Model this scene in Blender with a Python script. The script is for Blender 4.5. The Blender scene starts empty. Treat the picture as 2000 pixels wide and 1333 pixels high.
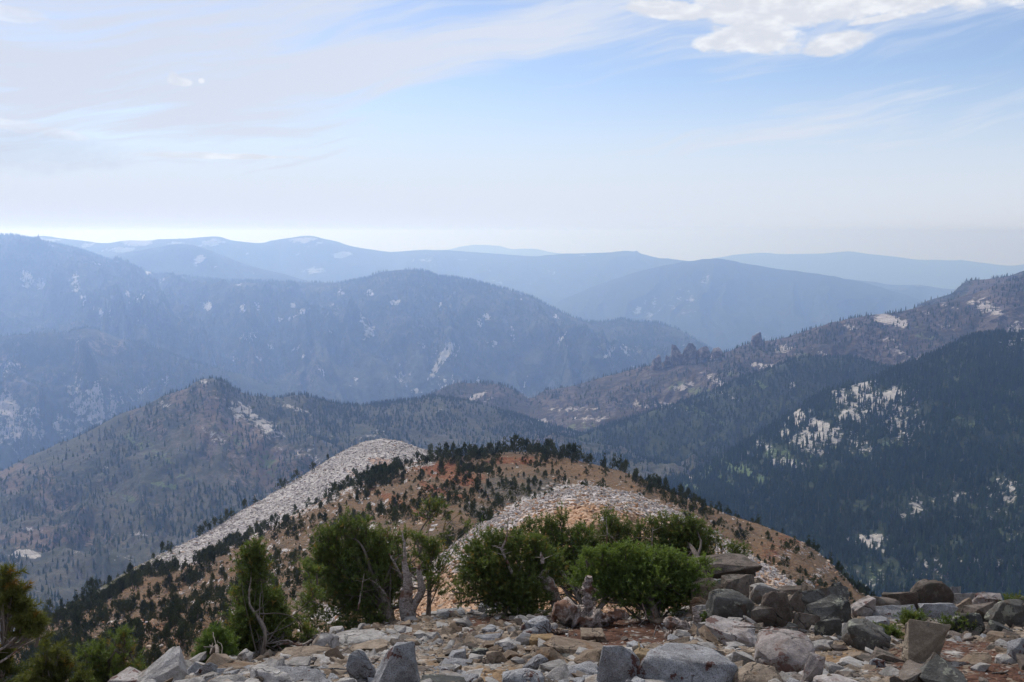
import bpy, math, random
import numpy as np
from mathutils import Vector, Matrix
R = math.radians
random.seed(11); rng = np.random.default_rng(11)
scene = bpy.context.scene
C = scene.collection
# ------------------------------------------------------------------ camera
F = 1944.0                       # focal length in photo pixels (photo 2000 x 1333)
HOR = 455.0                      # eye-level row in the photo
PITCH = math.atan((666.5-HOR)/F)
cam = bpy.data.cameras.new('camera'); cam_o = bpy.data.objects.new('camera', cam); C.objects.link(cam_o)
cam.sensor_width = 36; cam.lens = 36*F/2000; cam.clip_start = .1; cam.clip_end = 200000
cam_o.rotation_euler = (math.pi/2-PITCH, 0, 0)
scene.camera = cam_o
# ------------------------------------------------------------------ light
SUN_EL, SUN_AZ = R(39), R(-28)
sun = bpy.data.lights.new('sun', 'SUN'); sun.energy = 3.9; sun.angle = R(6); sun.color = (1, .955, .89)
sun_o = bpy.data.objects.new('sun', sun); C.objects.link(sun_o)
sd = Vector((math.cos(SUN_EL)*math.sin(SUN_AZ), math.cos(SUN_EL)*math.cos(SUN_AZ), math.sin(SUN_EL)))
sun_o.rotation_euler = sd.to_track_quat('Z', 'Y').to_euler(); sun_o.location = (0, 0, 30)
scene.view_settings.view_transform = 'Standard'; scene.view_settings.look = 'None'
scene.view_settings.exposure = 0.0; scene.view_settings.gamma = 1; scene.view_settings.use_curve_mapping = False
cy = scene.cycles
cy.use_denoising = True; cy.max_bounces = 6; cy.diffuse_bounces = 3; cy.glossy_bounces = 1; cy.transmission_bounces = 2
cy.volume_bounces = 3; cy.transparent_max_bounces = 6; cy.caustics_reflective = False; cy.caustics_refractive = False
try: cy.denoiser = 'OPENIMAGEDENOISE'
except Exception: pass

class G:
    """tiny node-graph helper"""
    def __init__(s, tree): s.t = tree; s.n = tree.nodes; s.l = tree.links
    def new(s, t, **k):
        n = s.n.new(t)
        for a, b in k.items(): setattr(n, a, b)
        return n
    def put(s, sock, v):
        if isinstance(v, bpy.types.NodeSocket): s.l.new(v, sock)
        elif v is not None:
            if hasattr(sock.default_value, '__len__') and not hasattr(v, '__len__'): v = [v]*len(sock.default_value)
            if hasattr(sock.default_value, '__len__') and len(sock.default_value) == 4 and len(v) == 3: v = tuple(v)+(1,)
            sock.default_value = v
    def m(s, op, a, b=None, c=None, clamp=False):
        n = s.new('ShaderNodeMath', operation=op, use_clamp=clamp)
        s.put(n.inputs[0], a)
        if b is not None: s.put(n.inputs[1], b)
        if c is not None: s.put(n.inputs[2], c)
        return n.outputs[0]
    def vm(s, op, a, b=None, out=0):
        n = s.new('ShaderNodeVectorMath', operation=op); s.put(n.inputs[0], a)
        if b is not None: s.put(n.inputs[3] if op == 'SCALE' else n.inputs[1], b)
        return n.outputs[out]
    def noise(s, vec, scale, detail=4, rough=.55, dist=0, out=0, dims='3D'):
        n = s.new('ShaderNodeTexNoise', noise_dimensions=dims); s.put(n.inputs['Vector'], vec)
        n.inputs['Scale'].default_value = scale; n.inputs['Detail'].default_value = detail
        n.inputs['Roughness'].default_value = rough; n.inputs['Distortion'].default_value = dist
        return n.outputs[out]
    def vor(s, vec, scale, feature='F1', out='Distance', rnd=1):
        n = s.new('ShaderNodeTexVoronoi', feature=feature); s.put(n.inputs['Vector'], vec); n.inputs['Scale'].default_value = scale
        n.inputs['Randomness'].default_value = rnd
        return n.outputs[out]
    def ss(s, v, a, b, lo=0., hi=1.):
        n = s.new('ShaderNodeMapRange', interpolation_type='SMOOTHSTEP'); s.put(n.inputs[0], v)
        for i, q in enumerate((a, b, lo, hi)): s.put(n.inputs[i+1], q)
        return n.outputs[0]
    def mix(s, f, a, b, mode='MIX'):
        n = s.new('ShaderNodeMix', data_type='RGBA', blend_type=mode); s.put(n.inputs[0], f); s.put(n.inputs[6], a); s.put(n.inputs[7], b)
        return n.outputs[2]
    def comb(s, x, y, z):
        n = s.new('ShaderNodeCombineXYZ'); s.put(n.inputs[0], x); s.put(n.inputs[1], y); s.put(n.inputs[2], z); return n.outputs[0]
    def sep(s, v):
        n = s.new('ShaderNodeSeparateXYZ'); s.put(n.inputs[0], v); return n.outputs
    def bump(s, h, strength, dist, normal=None):
        n = s.new('ShaderNodeBump'); n.inputs['Strength'].default_value = strength; n.inputs['Distance'].default_value = dist
        s.put(n.inputs['Height'], h)
        if normal is not None: s.put(n.inputs['Normal'], normal)
        return n.outputs[0]

# ------------------------------------------------------------------ sky
def build_world():
    w = bpy.data.worlds.new('World'); scene.world = w; w.use_nodes = True
    g = G(w.node_tree); g.n.clear()
    tc = g.new('ShaderNodeTexCoord').outputs['Generated']
    x, y, z = g.sep(tc)
    zc = g.m('MAXIMUM', z, 0.004)
    vec = g.comb(x, y, zc)
    sky = g.new('ShaderNodeTexSky', sky_type='NISHITA'); sky.sun_disc = False
    sky.sun_elevation = SUN_EL; sky.sun_rotation = SUN_AZ; sky.altitude = 1500; sky.air_density = 1.0; sky.dust_density = 1.6; sky.ozone_density = 1.3
    g.put(sky.inputs[0], vec)
    S = SKY_STRENGTH
    base = g.mix(1.0, sky.outputs[0], (.92, 1.0, 1.16), 'MULTIPLY')
    # sky coordinates of a direction: azimuth and elevation in degrees
    az = g.m('MULTIPLY', g.m('ARCTAN2', x, y), 57.2958)
    el = g.m('MULTIPLY', g.m('ARCSINE', z), 57.2958)
    q = g.comb(az, el, 0.0)
    # cirrus: long streaks rising gently to the right
    th = R(11)
    a2 = g.m('ADD', g.m('MULTIPLY', az, math.cos(th)), g.m('MULTIPLY', el, math.sin(th)))
    e2 = g.m('SUBTRACT', g.m('MULTIPLY', el, math.cos(th)), g.m('MULTIPLY', az, math.sin(th)))
    wrp = g.m('MULTIPLY', g.m('SUBTRACT', g.noise(q, .07, 2), .5), 4.0)
    e3 = g.m('ADD', e2, wrp)
    st = g.noise(g.comb(g.m('MULTIPLY', a2, .06), g.m('MULTIPLY', e3, .42), 3.3), 1.0, 7, .55, .25)
    st2 = g.noise(g.comb(g.m('MULTIPLY', a2, .11), g.m('MULTIPLY', e3, 1.3), 8.1), 1.0, 6, .62, .3)
    big = g.noise(g.comb(g.m('MULTIPLY', az, .045), g.m('MULTIPLY', el, .11), 1.7), 1.0, 4, .5, .2)
    def blob(a, e, ra, re, soft=1.0, rot=0.):
        da = g.m('SUBTRACT', az, a); de = g.m('SUBTRACT', el, e)
        if rot:
            c, s_ = math.cos(R(rot)), math.sin(R(rot))
            d1 = g.m('ADD', g.m('MULTIPLY', da, c), g.m('MULTIPLY', de, s_)); d2 = g.m('SUBTRACT', g.m('MULTIPLY', de, c), g.m('MULTIPLY', da, s_))
            da, de = d1, d2
        r2 = g.m('ADD', g.m('POWER', g.m('DIVIDE', da, ra), 2), g.m('POWER', g.m('DIVIDE', de, re), 2))
        return g.m('SUBTRACT', 1.0, r2)             # 1 in the middle, 0 on the rim, negative outside
    def soft(b): return g.ss(b, -1.5, 1.0)
    AZ = lambda u: math.degrees(math.atan((u-1000)/F)); EL = lambda v: math.degrees(math.atan((HOR-v)/F))
    cir = g.m('ADD', g.m('MULTIPLY', st, .60), g.m('MULTIPLY', st2, .85))
    cir = g.m('ADD', cir, g.m('MULTIPLY', big, .42))
    def add(cir, b, k): return g.m('ADD', cir, g.m('MULTIPLY', soft(b), k))
    cir = add(cir, blob(AZ(250), EL(120), 13, 6, rot=8), .18)
    cir = add(cir, blob(AZ(830), EL(130), 9, 1.3, rot=11), .20)
    cir = add(cir, blob(AZ(1650), EL(240), 14, .8, rot=8), .14)
    cir = add(cir, blob(AZ(1150), EL(200), 11, 2.0, rot=4), -.23)
    cir = add(cir, blob(AZ(1850), EL(140), 7, 2.2, rot=4), -.22)
    cir = add(cir, blob(AZ(780), EL(55), 6, 1.0, rot=11), -.20)
    cov = g.ss(cir, .70, 1.20)
    lowhaze = g.ss(el, 9.5, 1.0)
    cov = g.m('MAXIMUM', cov, g.m('MULTIPLY', lowhaze, 1.0))
    cov = g.m('ADD', .12, g.m('MULTIPLY', cov, .82))
    cc = g.mix(g.ss(az, -27, 4), tuple(v/S for v in (.66, .705, .81)), tuple(v/S for v in (.71, .77, .89)))
    col = g.mix(cov, base, cc)
    # cumulus puffs
    wv = g.noise(g.comb(g.m('MULTIPLY', az, .55), g.m('MULTIPLY', el, 1.0), 5.), 1.0, 8, .62, .15)
    cum = None
    for (u, v, ru, rv, ro) in ((1310,40,95,16,-6),(1440,62,90,16,-14),(1470,98,85,24,-6),(1400,105,50,14,0),(1620,112,60,18,4),(1500,22,180,40,0),(1640,20,260,44,0),(1850,18,260,36,0),(1960,14,260,44,0),(1750,45,120,22,3),(1570,45,110,30,0),(1150,6,60,9,0),
                              (356,180,15,8,0),(372,183,14,6,-5),(352,172,8,7,0),(407,179,5,4,0),(1700,74,50,6,8),(20,268,55,8,-6),(140,283,40,8,-8),(65,272,28,10,0),(30,84,60,12,0),(420,314,140,5,0)):
        k = 57.3/F
        b = blob(AZ(u), EL(v), ru*k*1.15, rv*k*1.25, rot=ro)
        cum = b if cum is None else g.m('MAXIMUM', cum, b)
    far_out = g.m('ADD', g.m('MULTIPLY', g.m('SUBTRACT', 1.0, g.ss(el, 13.2, 17)), -6.0), g.m('SUBTRACT', g.m('MULTIPLY', big, 3.0), 1.4))   # the cloud bank goes on above the frame
    cum = g.m('MAXIMUM', g.m('MULTIPLY', cum, 1.0), far_out)
    cum = g.m('SUBTRACT', cum, g.m('MULTIPLY', g.ss(cum, -.2, -1.2), 3.0))
    cm = g.m('ADD', cum, g.m('MULTIPLY', g.m('SUBTRACT', wv, .50), 2.4))
    cmask = g.ss(cm, -.1, .55)
    tex = g.noise(g.comb(g.m('MULTIPLY', az, .5), g.m('MULTIPLY', el, 1.1), 9.), 1.0, 6, .6)
    ccol = g.mix(g.ss(tex, .42, .64), tuple(v/S for v in (.73, .76, .83)), tuple(v/S for v in (.90, .92, .96)))
    left = g.ss(az, -12, -22)
    col = g.mix(g.m('MULTIPLY', cmask, g.m('SUBTRACT', .93, g.m('MULTIPLY', left, .5))), col, ccol)
    # grey shelf cloud low on the left
    sh = g.ss(g.m('ADD', blob(AZ(-10), EL(315), 7.5, 1.3), g.m('MULTIPLY', g.m('SUBTRACT', wv, .5), 2.2)), -.2, .9)
    col = g.mix(g.m('MULTIPLY', sh, .32), col, tuple(v/S for v in (.48, .54, .68)))
    bg = g.new('ShaderNodeBackground'); g.put(bg.inputs[0], col); bg.inputs[1].default_value = S
    out = g.new('ShaderNodeOutputWorld'); g.l.new(bg.outputs[0], out.inputs[0])
SKY_STRENGTH = 0.10
build_world()

# ------------------------------------------------------------------ numeric noise
def _h(i, j, k, seed):
    n = (i*374761393 + j*668265263 + k*2147483647 + seed*974634777) & 0xffffffff
    n = ((n ^ (n >> 13))*1274126177) & 0xffffffff
    n = ((n ^ (n >> 15))*2246822519) & 0xffffffff
    return ((n ^ (n >> 16)) & 0xffffff)/float(0xffffff)
def vnoise(x, y, z=None, seed=0):
    x = np.asarray(x, float); y = np.asarray(y, float); z = np.zeros_like(x) if z is None else np.asarray(z, float)
    xi, yi, zi = (np.floor(a).astype(np.int64) for a in (x, y, z))
    f = lambda t: t*t*t*(t*(t*6-15)+10)
    u, v, w = f(x-xi), f(y-yi), f(z-zi)
    r = 0
    for a in (0, 1):
        for b in (0, 1):
            for c in (0, 1):
                if c and not np.any(w): continue
                r = r+_h(xi+a, yi+b, zi+c, seed)*(u if a else 1-u)*(v if b else 1-v)*(w if c else 1-w)
    return r*2-1
def fbm(x, y, z=None, o=5, seed=0, g=.5):
    s = 0; a = 1; t = 0
    for k in range(o):
        f = 2.03**k
        s = s+a*vnoise(x*f+k*17.3, y*f-k*9.1, None if z is None else z*f+k*3.7, seed+k); t += a; a *= g
    return s/t
def ridged(x, y, z=None, o=5, seed=0, g=.5):
    s = 0; a = 1; t = 0
    for k in range(o):
        f = 2.05**k
        n = 1-np.abs(vnoise(x*f+k*11.3, y*f+k*5.1, None if z is None else z*f+k*2.7, seed+k))*1.6
        s = s+a*n; t += a; a *= g
    return s/t
def pchip(xk, yk, x):
    """monotone cubic through (xk, yk); yk may carry extra trailing axes"""
    xk = np.asarray(xk, float); yk = np.asarray(yk, float); x = np.asarray(x, float)
    h = np.diff(xk); hh = h.reshape((-1,)+(1,)*(yk.ndim-1)); d = np.diff(yk, axis=0)/hh
    m = np.zeros_like(yk)
    if len(xk) > 2:
        w1 = 2*hh[1:]+hh[:-1]; w2 = hh[1:]+2*hh[:-1]
        ok = d[:-1]*d[1:] > 0
        with np.errstate(divide='ignore', invalid='ignore'):
            hm = (w1+w2)/(w1/np.where(ok, d[:-1], 1)+w2/np.where(ok, d[1:], 1))
        m[1:-1] = np.where(ok, hm, 0)
    m[0] = d[0]; m[-1] = d[-1]
    i = np.clip(np.searchsorted(xk, x)-1, 0, len(h)-1)
    t = (x-xk[i])/h[i]; t = np.clip(t, 0, 1); sh = (-1,)+(1,)*(yk.ndim-1); t = t.reshape(sh); hi = h[i].reshape(sh)
    return (2*t**3-3*t**2+1)*yk[i]+(t**3-2*t**2+t)*hi*m[i]+(-2*t**3+3*t**2)*yk[i+1]+(t**3-t**2)*hi*m[i+1]

# ------------------------------------------------------------------ where a photo pixel lies at a known distance, and back
cp, sp = math.cos(PITCH), math.sin(PITCH)
def place(u, v, d):
    """world point seen at photo pixel (u, v) at forward distance d"""
    u = np.asarray(u, float); v = np.asarray(v, float); d = np.asarray(d, float)
    a = (u-1000)/F; b = -(v-666.5)/F
    k = d/(cp+b*sp)
    return np.stack([a*k, d+0*a, (-sp+b*cp)*k], -1)
def project(P):
    P = np.asarray(P, float)
    f = P[..., 1]*cp-P[..., 2]*sp; up = P[..., 1]*sp+P[..., 2]*cp
    f = np.maximum(f, 1e-3)
    return 1000+F*P[..., 0]/f, 666.5-F*up/f

# ------------------------------------------------------------------ mesh plumbing
def tag(o, label=None, cat=None, group=None, kind=None):
    if label: o['label'] = label
    if cat: o['category'] = cat
    if group: o['group'] = group
    if kind: o['kind'] = kind
    return o
def mesh_np(name, V, faces, mats=None, smooth=True, mi=None):
    """V (n,3); faces (m,k) int array of one arity, or a list of such arrays"""
    me = bpy.data.meshes.new(name)
    fl = [np.asarray(f, np.int32) for f in (faces if isinstance(faces, list) else [faces]) if len(f)]
    me.vertices.add(len(V)); me.vertices.foreach_set('co', np.asarray(V, np.float32).ravel())
    tot = np.concatenate([np.full(len(f), f.shape[1], np.int32) for f in fl]); li = np.concatenate([f.ravel() for f in fl])
    me.loops.add(len(li)); me.loops.foreach_set('vertex_index', li)
    me.polygons.add(len(tot)); st = np.concatenate([[0], np.cumsum(tot)[:-1]]).astype(np.int32)
    me.polygons.foreach_set('loop_start', st)
    if mi is not None: me.polygons.foreach_set('material_index', np.asarray(mi, np.int32))
    if smooth: me.polygons.foreach_set('use_smooth', np.ones(len(tot), bool))
    else: me.polygons.foreach_set('use_smooth', np.zeros(len(tot), bool))
    me.update(calc_edges=True); me.validate()
    for m in (mats or []): me.materials.append(m)
    return me
def add_obj(name, me, parent=None, loc=None):
    o = bpy.data.objects.new(name, me)
    if loc is not None: o.location = loc
    C.objects.link(o)
    if parent is not None: o.parent = parent
    return o
def attr_col(me, name, A):
    at = me.attributes.new(name, 'FLOAT_COLOR', 'POINT')
    A = np.asarray(A, np.float32); B = np.ones((len(A), 4), np.float32); B[:, :A.shape[1]] = A
    at.data.foreach_set('color', B.ravel())
def attr_vec(me, name, A):
    at = me.attributes.new(name, 'FLOAT_VECTOR', 'POINT'); at.data.foreach_set('vector', np.asarray(A, np.float32).ravel())

def curve_at(pts, us):
    p = np.array(sorted(pts), float)
    us_ = np.clip(us, p[0, 0], p[-1, 0])
    vs = pchip(p[:, 0], p[:, 1], us_)
    ds = np.interp(us_, p[:, 0], p[:, 2]) if p.shape[1] > 2 else None
    return vs, ds
class Sheet:
    """Terrain lofted through contour lines ordered from the foot up to the crest (each a list of (u, v, distance)), then a back slope."""
    def __init__(s, name, curves, us, rows, back=(.25, -.18), gully=(0, 300, 400), rough=(0, 100), crestrough=.25, seed=0, label=None, jag=0):
        s.name = name
        us = np.asarray(us, float); nc = len(us)
        L = []
        for c in curves:
            vs, ds = curve_at(c, us); L.append(place(us, vs, ds))
        cr = L[-1]; d = cr[:, 1]
        dirn = cr*np.array([1, 1, 0]); dirn /= np.linalg.norm(dirn, axis=1)[:, None]
        for k in (.35, 1):
            b = cr+dirn*(d*back[0]*k)[:, None]; b[:, 2] += d*back[1]*k*(1.0 if k == 1 else .8); L.append(b)
        rows = list(rows)+[max(3, rows[-1]//6), max(3, rows[-1]//8)]
        t = np.concatenate([np.linspace(i, i+1, r, endpoint=False) for i, r in enumerate(rows)]+[[len(rows)]])
        P = pchip(np.arange(len(L)), np.array(L), t)              # rows, cols, 3
        s.t = t; s.tc = len(curves)-1                               # crest parameter
        seg = np.linalg.norm(np.diff(cr, axis=0), axis=1); arc = np.concatenate([[0], np.cumsum(seg)])
        S_ = np.broadcast_to(arc[None, :], P.shape[:2]); 
        down = np.linalg.norm(np.diff(P, axis=0), axis=2); D_ = np.concatenate([np.zeros((1, nc)), np.cumsum(down, axis=0)]); ic = np.argmin(np.abs(t-s.tc)); D_ = D_-D_[ic:ic+1]
        w = np.clip(np.abs(D_)/(.35*np.abs(D_[0]).mean()+1e-6), 0, 1)
        w = crestrough+(1-crestrough)*w*w*(3-2*w)
        ga, gs, gd = gully; ra, rs = rough
        z = 0
        if ga:
            wx = fbm(S_/gs*.7, D_/gd*.7, seed=seed+50, o=3)*.8
            z = z+ga*(ridged(S_/gs+wx+.25*D_/gd, D_/gd*.55+3, seed=seed, o=5)-.55)*w
        if ra: z = z+ra*fbm(P[..., 0]/rs, P[..., 1]/rs, seed=seed+7, o=6, g=.55)*w
        P = P.copy(); P[..., 2] += z
        s.P = P; s.S = S_; s.D = D_; s.us = us
        s.U, s.V = project(P)
        s.ic = ic; s.label = label; s.attrs = {}
        s.seed = seed
    def blobs(s, L, seed=0, wob=.5, fs=40.):
        """soft mask from patches (u, v, ru, rv, angle, weight) given where they lie on this slope"""
        m = np.zeros(s.U.shape)
        n = fbm(s.U/fs, s.V/fs*1.3, o=4, seed=seed+s.seed)
        for (u, v, ru, rv, an, wt) in L:
            c, q = math.cos(R(an)), math.sin(R(an))
            a = ((s.U-u)*c-(s.V-v)*q)/ru; b = ((s.U-u)*q+(s.V-v)*c)/rv
            m = np.maximum(m, wt*np.clip((1.5-(a*a+b*b)+n*wob*1.6)*.62, 0, 1))
        return m
    def build(s, mat, kind='structure', **at):
        nr, nc = s.P.shape[:2]
        i = np.arange(nr-1)[:, None]*nc+np.arange(nc-1)[None]
        f = np.stack([i, i+1, i+nc+1, i+nc], -1).reshape(-1, 4)
        me = mesh_np(s.name, s.P.reshape(-1, 3), f, [mat])
        attr_col(me, 'mask', np.stack([np.broadcast_to(at.get(k, 0), s.U.shape).ravel() for k in ('rock', 'green', 'brown')], 1))
        attr_vec(me, 'st', np.stack([s.S.ravel(), s.D.ravel(), s.P[..., 2].ravel()], 1))
        o = add_obj(s.name, me); o['kind'] = kind
        if s.label: o['label'] = s.label
        s.obj = o
        return o
    def at(s, r, c):
        """point at fractional row/column"""
        nr, nc = s.P.shape[:2]
        r = np.clip(r, 0, nr-1.001); c = np.clip(c, 0, nc-1.001)
        i = r.astype(int); j = c.astype(int); a = (r-i)[..., None]; b = (c-j)[..., None]
        P = s.P
        return P[i, j]*(1-a)*(1-b)+P[i+1, j]*a*(1-b)+P[i, j+1]*(1-a)*b+P[i+1, j+1]*a*b
    def field(s, A, r, c):
        nr, nc = s.P.shape[:2]
        return A[np.clip(np.round(r).astype(int), 0, nr-1), np.clip(np.round(c).astype(int), 0, nc-1)]
    def find(s, u, v):
        """surface point seen at photo pixel (u, v) (nearest one in sight)"""
        top = s.ic+1
        d = np.abs(s.U[:top]-u)+np.abs(s.V[:top]-v)
        k = np.argmin(d); i, j = divmod(k, s.U.shape[1])
        rr = np.linspace(max(i-1, 0), min(i+1, s.P.shape[0]-1), 17); ccs = np.linspace(max(j-1, 0), min(j+1, s.P.shape[1]-1), 17)
        A, B = np.meshgrid(rr, ccs, indexing='ij'); Q = s.at(A, B); U, V = project(Q)
        k = np.argmin((U-u)**2+(V-v)**2); return Q.reshape(-1, 3)[k]
    def scatter(s, n, dens, rg, umin=-250, umax=2250, vmax=1500, r0=0, r1=None):
        """n points spread per ground area, weighted by dens"""
        P = s.P; r1 = r1 or min(s.P.shape[0]-1, s.ic+max(2, (s.P.shape[0]-s.ic)//2))
        a = P[1:, :-1]-P[:-1, :-1]; b = P[:-1, 1:]-P[:-1, :-1]
        ar = np.linalg.norm(np.cross(a, b), axis=2)
        w = ar*np.clip(dens[:-1, :-1], 0, None)
        U, V = s.U[:-1, :-1], s.V[:-1, :-1]
        w = w*((U > umin) & (U < umax) & (V < vmax)); w[:r0] = 0; w[r1:] = 0
        cw = np.cumsum(w.ravel()); tot = cw[-1]
        k = np.searchsorted(cw, rg.random(n)*tot); k = np.minimum(k, w.size-1)
        r = k//w.shape[1]+rg.random(n); c = k % w.shape[1]+rg.random(n)
        return s.at(r, c), r, c
def ur(a, b, n): return np.linspace(a, b, n)
# ------------------------------------------------------------------ materials
def new_mat(name):
    m = bpy.data.materials.new(name); m.use_nodes = True; g = G(m.node_tree); g.n.clear()
    return m, g
def finish(m, g, col, rough=.9, normal=None, spec=.25, **k):
    b = g.new('ShaderNodeBsdfPrincipled'); g.put(b.inputs['Base Color'], col); g.put(b.inputs['Roughness'], rough)
    b.inputs['Specular IOR Level'].default_value = spec
    if normal is not None: g.put(b.inputs['Normal'], normal)
    for a, v in k.items(): g.put(b.inputs[a.replace('_', ' ')], v)
    o = g.new('ShaderNodeOutputMaterial'); g.l.new(b.outputs[0], o.inputs[0]); return b
def terrain_mat(name, f1, f2, rock, rock2, green, brown, ns, bumpd, canopy=12., streak=.4):
    m, g = new_mat(name)
    pos = g.new('ShaderNodeNewGeometry').outputs['Position']
    mk = g.sep(g.new('ShaderNodeAttribute', attribute_name='mask').outputs['Vector'])
    st = g.new('ShaderNodeAttribute', attribute_name='st').outputs['Vector']
    sx, sy, sz = g.sep(st)
    sv = g.comb(g.m('DIVIDE', sx, ns), g.m('DIVIDE', sy, ns*3.2), g.m('DIVIDE', sz, ns*4))
    nb = g.noise(pos, 1/(ns*1.0), 6, .6); nf = g.noise(pos, 1/(canopy*1.6), 5, .72); nst = g.noise(sv, 1.0, 7, .68, .3)
    col = g.mix(g.ss(nb, .35, .65), f1, f2)
    col = g.mix(g.ss(nf, .35, .7), g.mix(1.0, col, (.55, .6, .6), 'MULTIPLY'), col)
    hv = g.m('ADD', g.m('MULTIPLY', g.m('SUBTRACT', nst, .52), 5.5*streak), g.m('MULTIPLY', g.m('SUBTRACT', nf, .5), 2.8))
    def fac(ch, k=1.): return g.ss(g.m('ADD', g.m('MULTIPLY', ch, k), g.m('MULTIPLY', hv, .8)), .48, .72)
    fb = g.m('MULTIPLY', fac(mk[2], 1.0), g.ss(mk[2], .0, .12)); col = g.mix(fb, col, brown)
    fg = g.m('MULTIPLY', fac(mk[1]), g.ss(mk[1], .0, .12)); col = g.mix(fg, col, green)
    rc = g.mix(g.ss(g.noise(pos, 1/(ns*.35), 5, .7), .35, .65), rock, rock2)
    fr = g.m('MULTIPLY', fac(mk[0]), g.ss(mk[0], .0, .12)); col = g.mix(fr, col, rc)
    h = g.m('ADD', g.m('MULTIPLY', nst, .8), nf)
    finish(m, g, col, .95, g.bump(h, .8, bumpd), .1)
    return m
# ------------------------------------------------------------------ the land, far to near
U0, U1 = -320, 2320
FL1, FL2 = (.026, .036, .026), (.05, .056, .034)
GRN, BRN, RK, RK2 = (.09, .12, .05), (.13, .10, .075), (.46, .43, .40), (.30, .28, .27)
m_far = terrain_mat('far_range_ground', FL1, FL2, RK, RK2, GRN, BRN, 700, 60, 60)
m_mid = terrain_mat('canyon_side_ground', FL1, (.12, .12, .09), (.60, .57, .54), (.42, .40, .38), GRN, BRN, 150, 60, 28, streak=.75)
m_near = terrain_mat('forested_slope_ground', (.065, .068, .045), (.12, .108, .08), (.50, .46, .43), (.33, .30, .28), (.10, .13, .055), (.15, .11, .085), 90, 8, 9)

far = Sheet('far_mountain_range', [
    [(U0, 640, 21000), (U1, 640, 21000)],
    [(U0, 505, 28000), (600, 505, 28000), (760, 499, 28000), (860, 491, 28000), (905, 482, 28000), (930, 479, 28000), (970, 480, 28000), (1003, 487, 28000), (1040, 486, 28000), (1080, 493, 27000), (1200, 506, 27000),
     (1340, 512, 25000), (1400, 503, 25000), (1445, 497, 25000), (1490, 493, 25000), (1530, 497, 25000), (1600, 496, 25000), (1655, 491, 25000), (1690, 495, 25000), (1740, 501, 25000), (1810, 508, 25000), (1870, 508, 25000), (1920, 513, 25000), (1975, 519, 25000), (2010, 515, 25000), (2100, 512, 25000), (U1, 520, 25000)]],
    ur(U0, U1, 420), [46], gully=(260, 1800, 2500), rough=(60, 900), crestrough=.12, seed=3, label='palest blue range on the horizon')
far.build(m_far)
mid1 = Sheet('distant_mountain_range', [
    [(U0, 650, 9800), (900, 660, 11500), (U1, 680, 11500)],
    [(U0, 560, 11500), (900, 570, 13800), (U1, 590, 13800)],
    [(U0, 470, 13500), (0, 470, 13500), (40, 463, 13500), (80, 459, 13500), (115, 463, 13500), (160, 468, 13500), (205, 473, 13500), (255, 467, 13500), (330, 468, 13500), (400, 463, 13800), (420, 462, 13800), (455, 470, 14000), (500, 473, 14000), (545, 466, 14500), (598, 461, 14500), (640, 469, 14500),
     (690, 481, 15000), (770, 491, 16000), (830, 489, 16500), (900, 490, 16500), (960, 494, 16500), (1040, 497, 16500), (1110, 493, 16500), (1170, 492, 16500), (1225, 490, 16500), (1238, 491, 16500), (1243, 488, 16500), (1249, 493, 16500), (1300, 505, 16000), (1345, 511, 16000), (1500, 530, 16000), (U1, 600, 15000)]],
    ur(U0, U1, 560), [30, 50], gully=(300, 1000, 1700), rough=(45, 600), crestrough=.12, seed=5, label='pale blue mountain range with light granite domes')
r = mid1.blobs([(110, 470, 45, 9, 8, .95), (160, 480, 40, 6, 10, .6), (280, 474, 45, 8, 3, .9), (340, 476, 30, 5, 0, .6), (415, 473, 22, 8, 5, .9), (590, 470, 34, 8, 5, 1.0), (615, 478, 26, 5, 15, .8), (668, 498, 20, 7, 5, 1.1), (590, 495, 16, 4, 10, .7), (610, 530, 30, 9, 0, .9), (235, 488, 40, 5, 0, .7),
    (200, 490, 25, 4, 20, .6), (830, 508, 25, 3, 0, .5), (900, 508, 22, 3, 0, .6), (1140, 500, 18, 3, 0, .5), (1040, 560, 60, 20, 0, .3), (480, 485, 30, 3, 0, .4)], 1)
mid1.build(m_far, rock=r+.30*(fbm(mid1.U/60, mid1.V/25, seed=9) > .33))
mid2 = Sheet('hazy_blue_ridge', [
    [(U0, 900, 8600), (900, 790, 8600), (1500, 760, 8800), (U1, 760, 9000)],
    [(U0, 800, 10500), (1100, 680, 10800), (1400, 620, 11000), (U1, 680, 11200)],
    [(U0, 900, 12500), (900, 720, 12500), (1000, 650, 12500), (1100, 585, 12500), (1180, 552, 12800), (1250, 530, 12800), (1330, 513, 12800), (1365, 508, 12800), (1400, 505, 12800), (1430, 509, 12800), (1470, 517, 12800), (1520, 526, 12800), (1600, 537, 12800), (1680, 551, 12800), (1740, 567, 12800), (1800, 587, 12800), (1900, 615, 12800), (U1, 650, 12800)]],
    ur(700, U1, 380), [40, 50], gully=(330, 800, 1500), rough=(40, 500), crestrough=.10, seed=8, label='hazy blue ridge sloping down to the right behind the burnt hillside')
mid2.build(m_far, rock=mid2.blobs([(1380, 545, 18, 9, 40, .6), (1330, 600, 50, 40, 30, .33), (1420, 640, 60, 30, 20, .33), (1480, 655, 30, 12, 0, .5), (1260, 610, 30, 30, 0, .3)], 2))
mid3 = Sheet('blue_shoulder_hill', [
    [(U0, 660, 9000), (U1, 660, 9000)],
    [(U0, 560, 10600), (100, 545, 10600), (160, 522, 10600), (215, 501, 10600), (265, 490, 10600), (310, 481, 10600), (345, 475, 10600), (365, 477, 10600), (410, 490, 10600), (450, 505, 10600), (490, 519, 10600), (550, 534, 10600), (600, 547, 10600), (700, 568, 10600), (900, 600, 10600), (U1, 700, 10600)]],
    ur(U0, 900, 240), [50], gully=(150, 700, 1000), rough=(30, 400), crestrough=.12, seed=12, label='rounded blue hill in front of the granite domes on the left')
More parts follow.
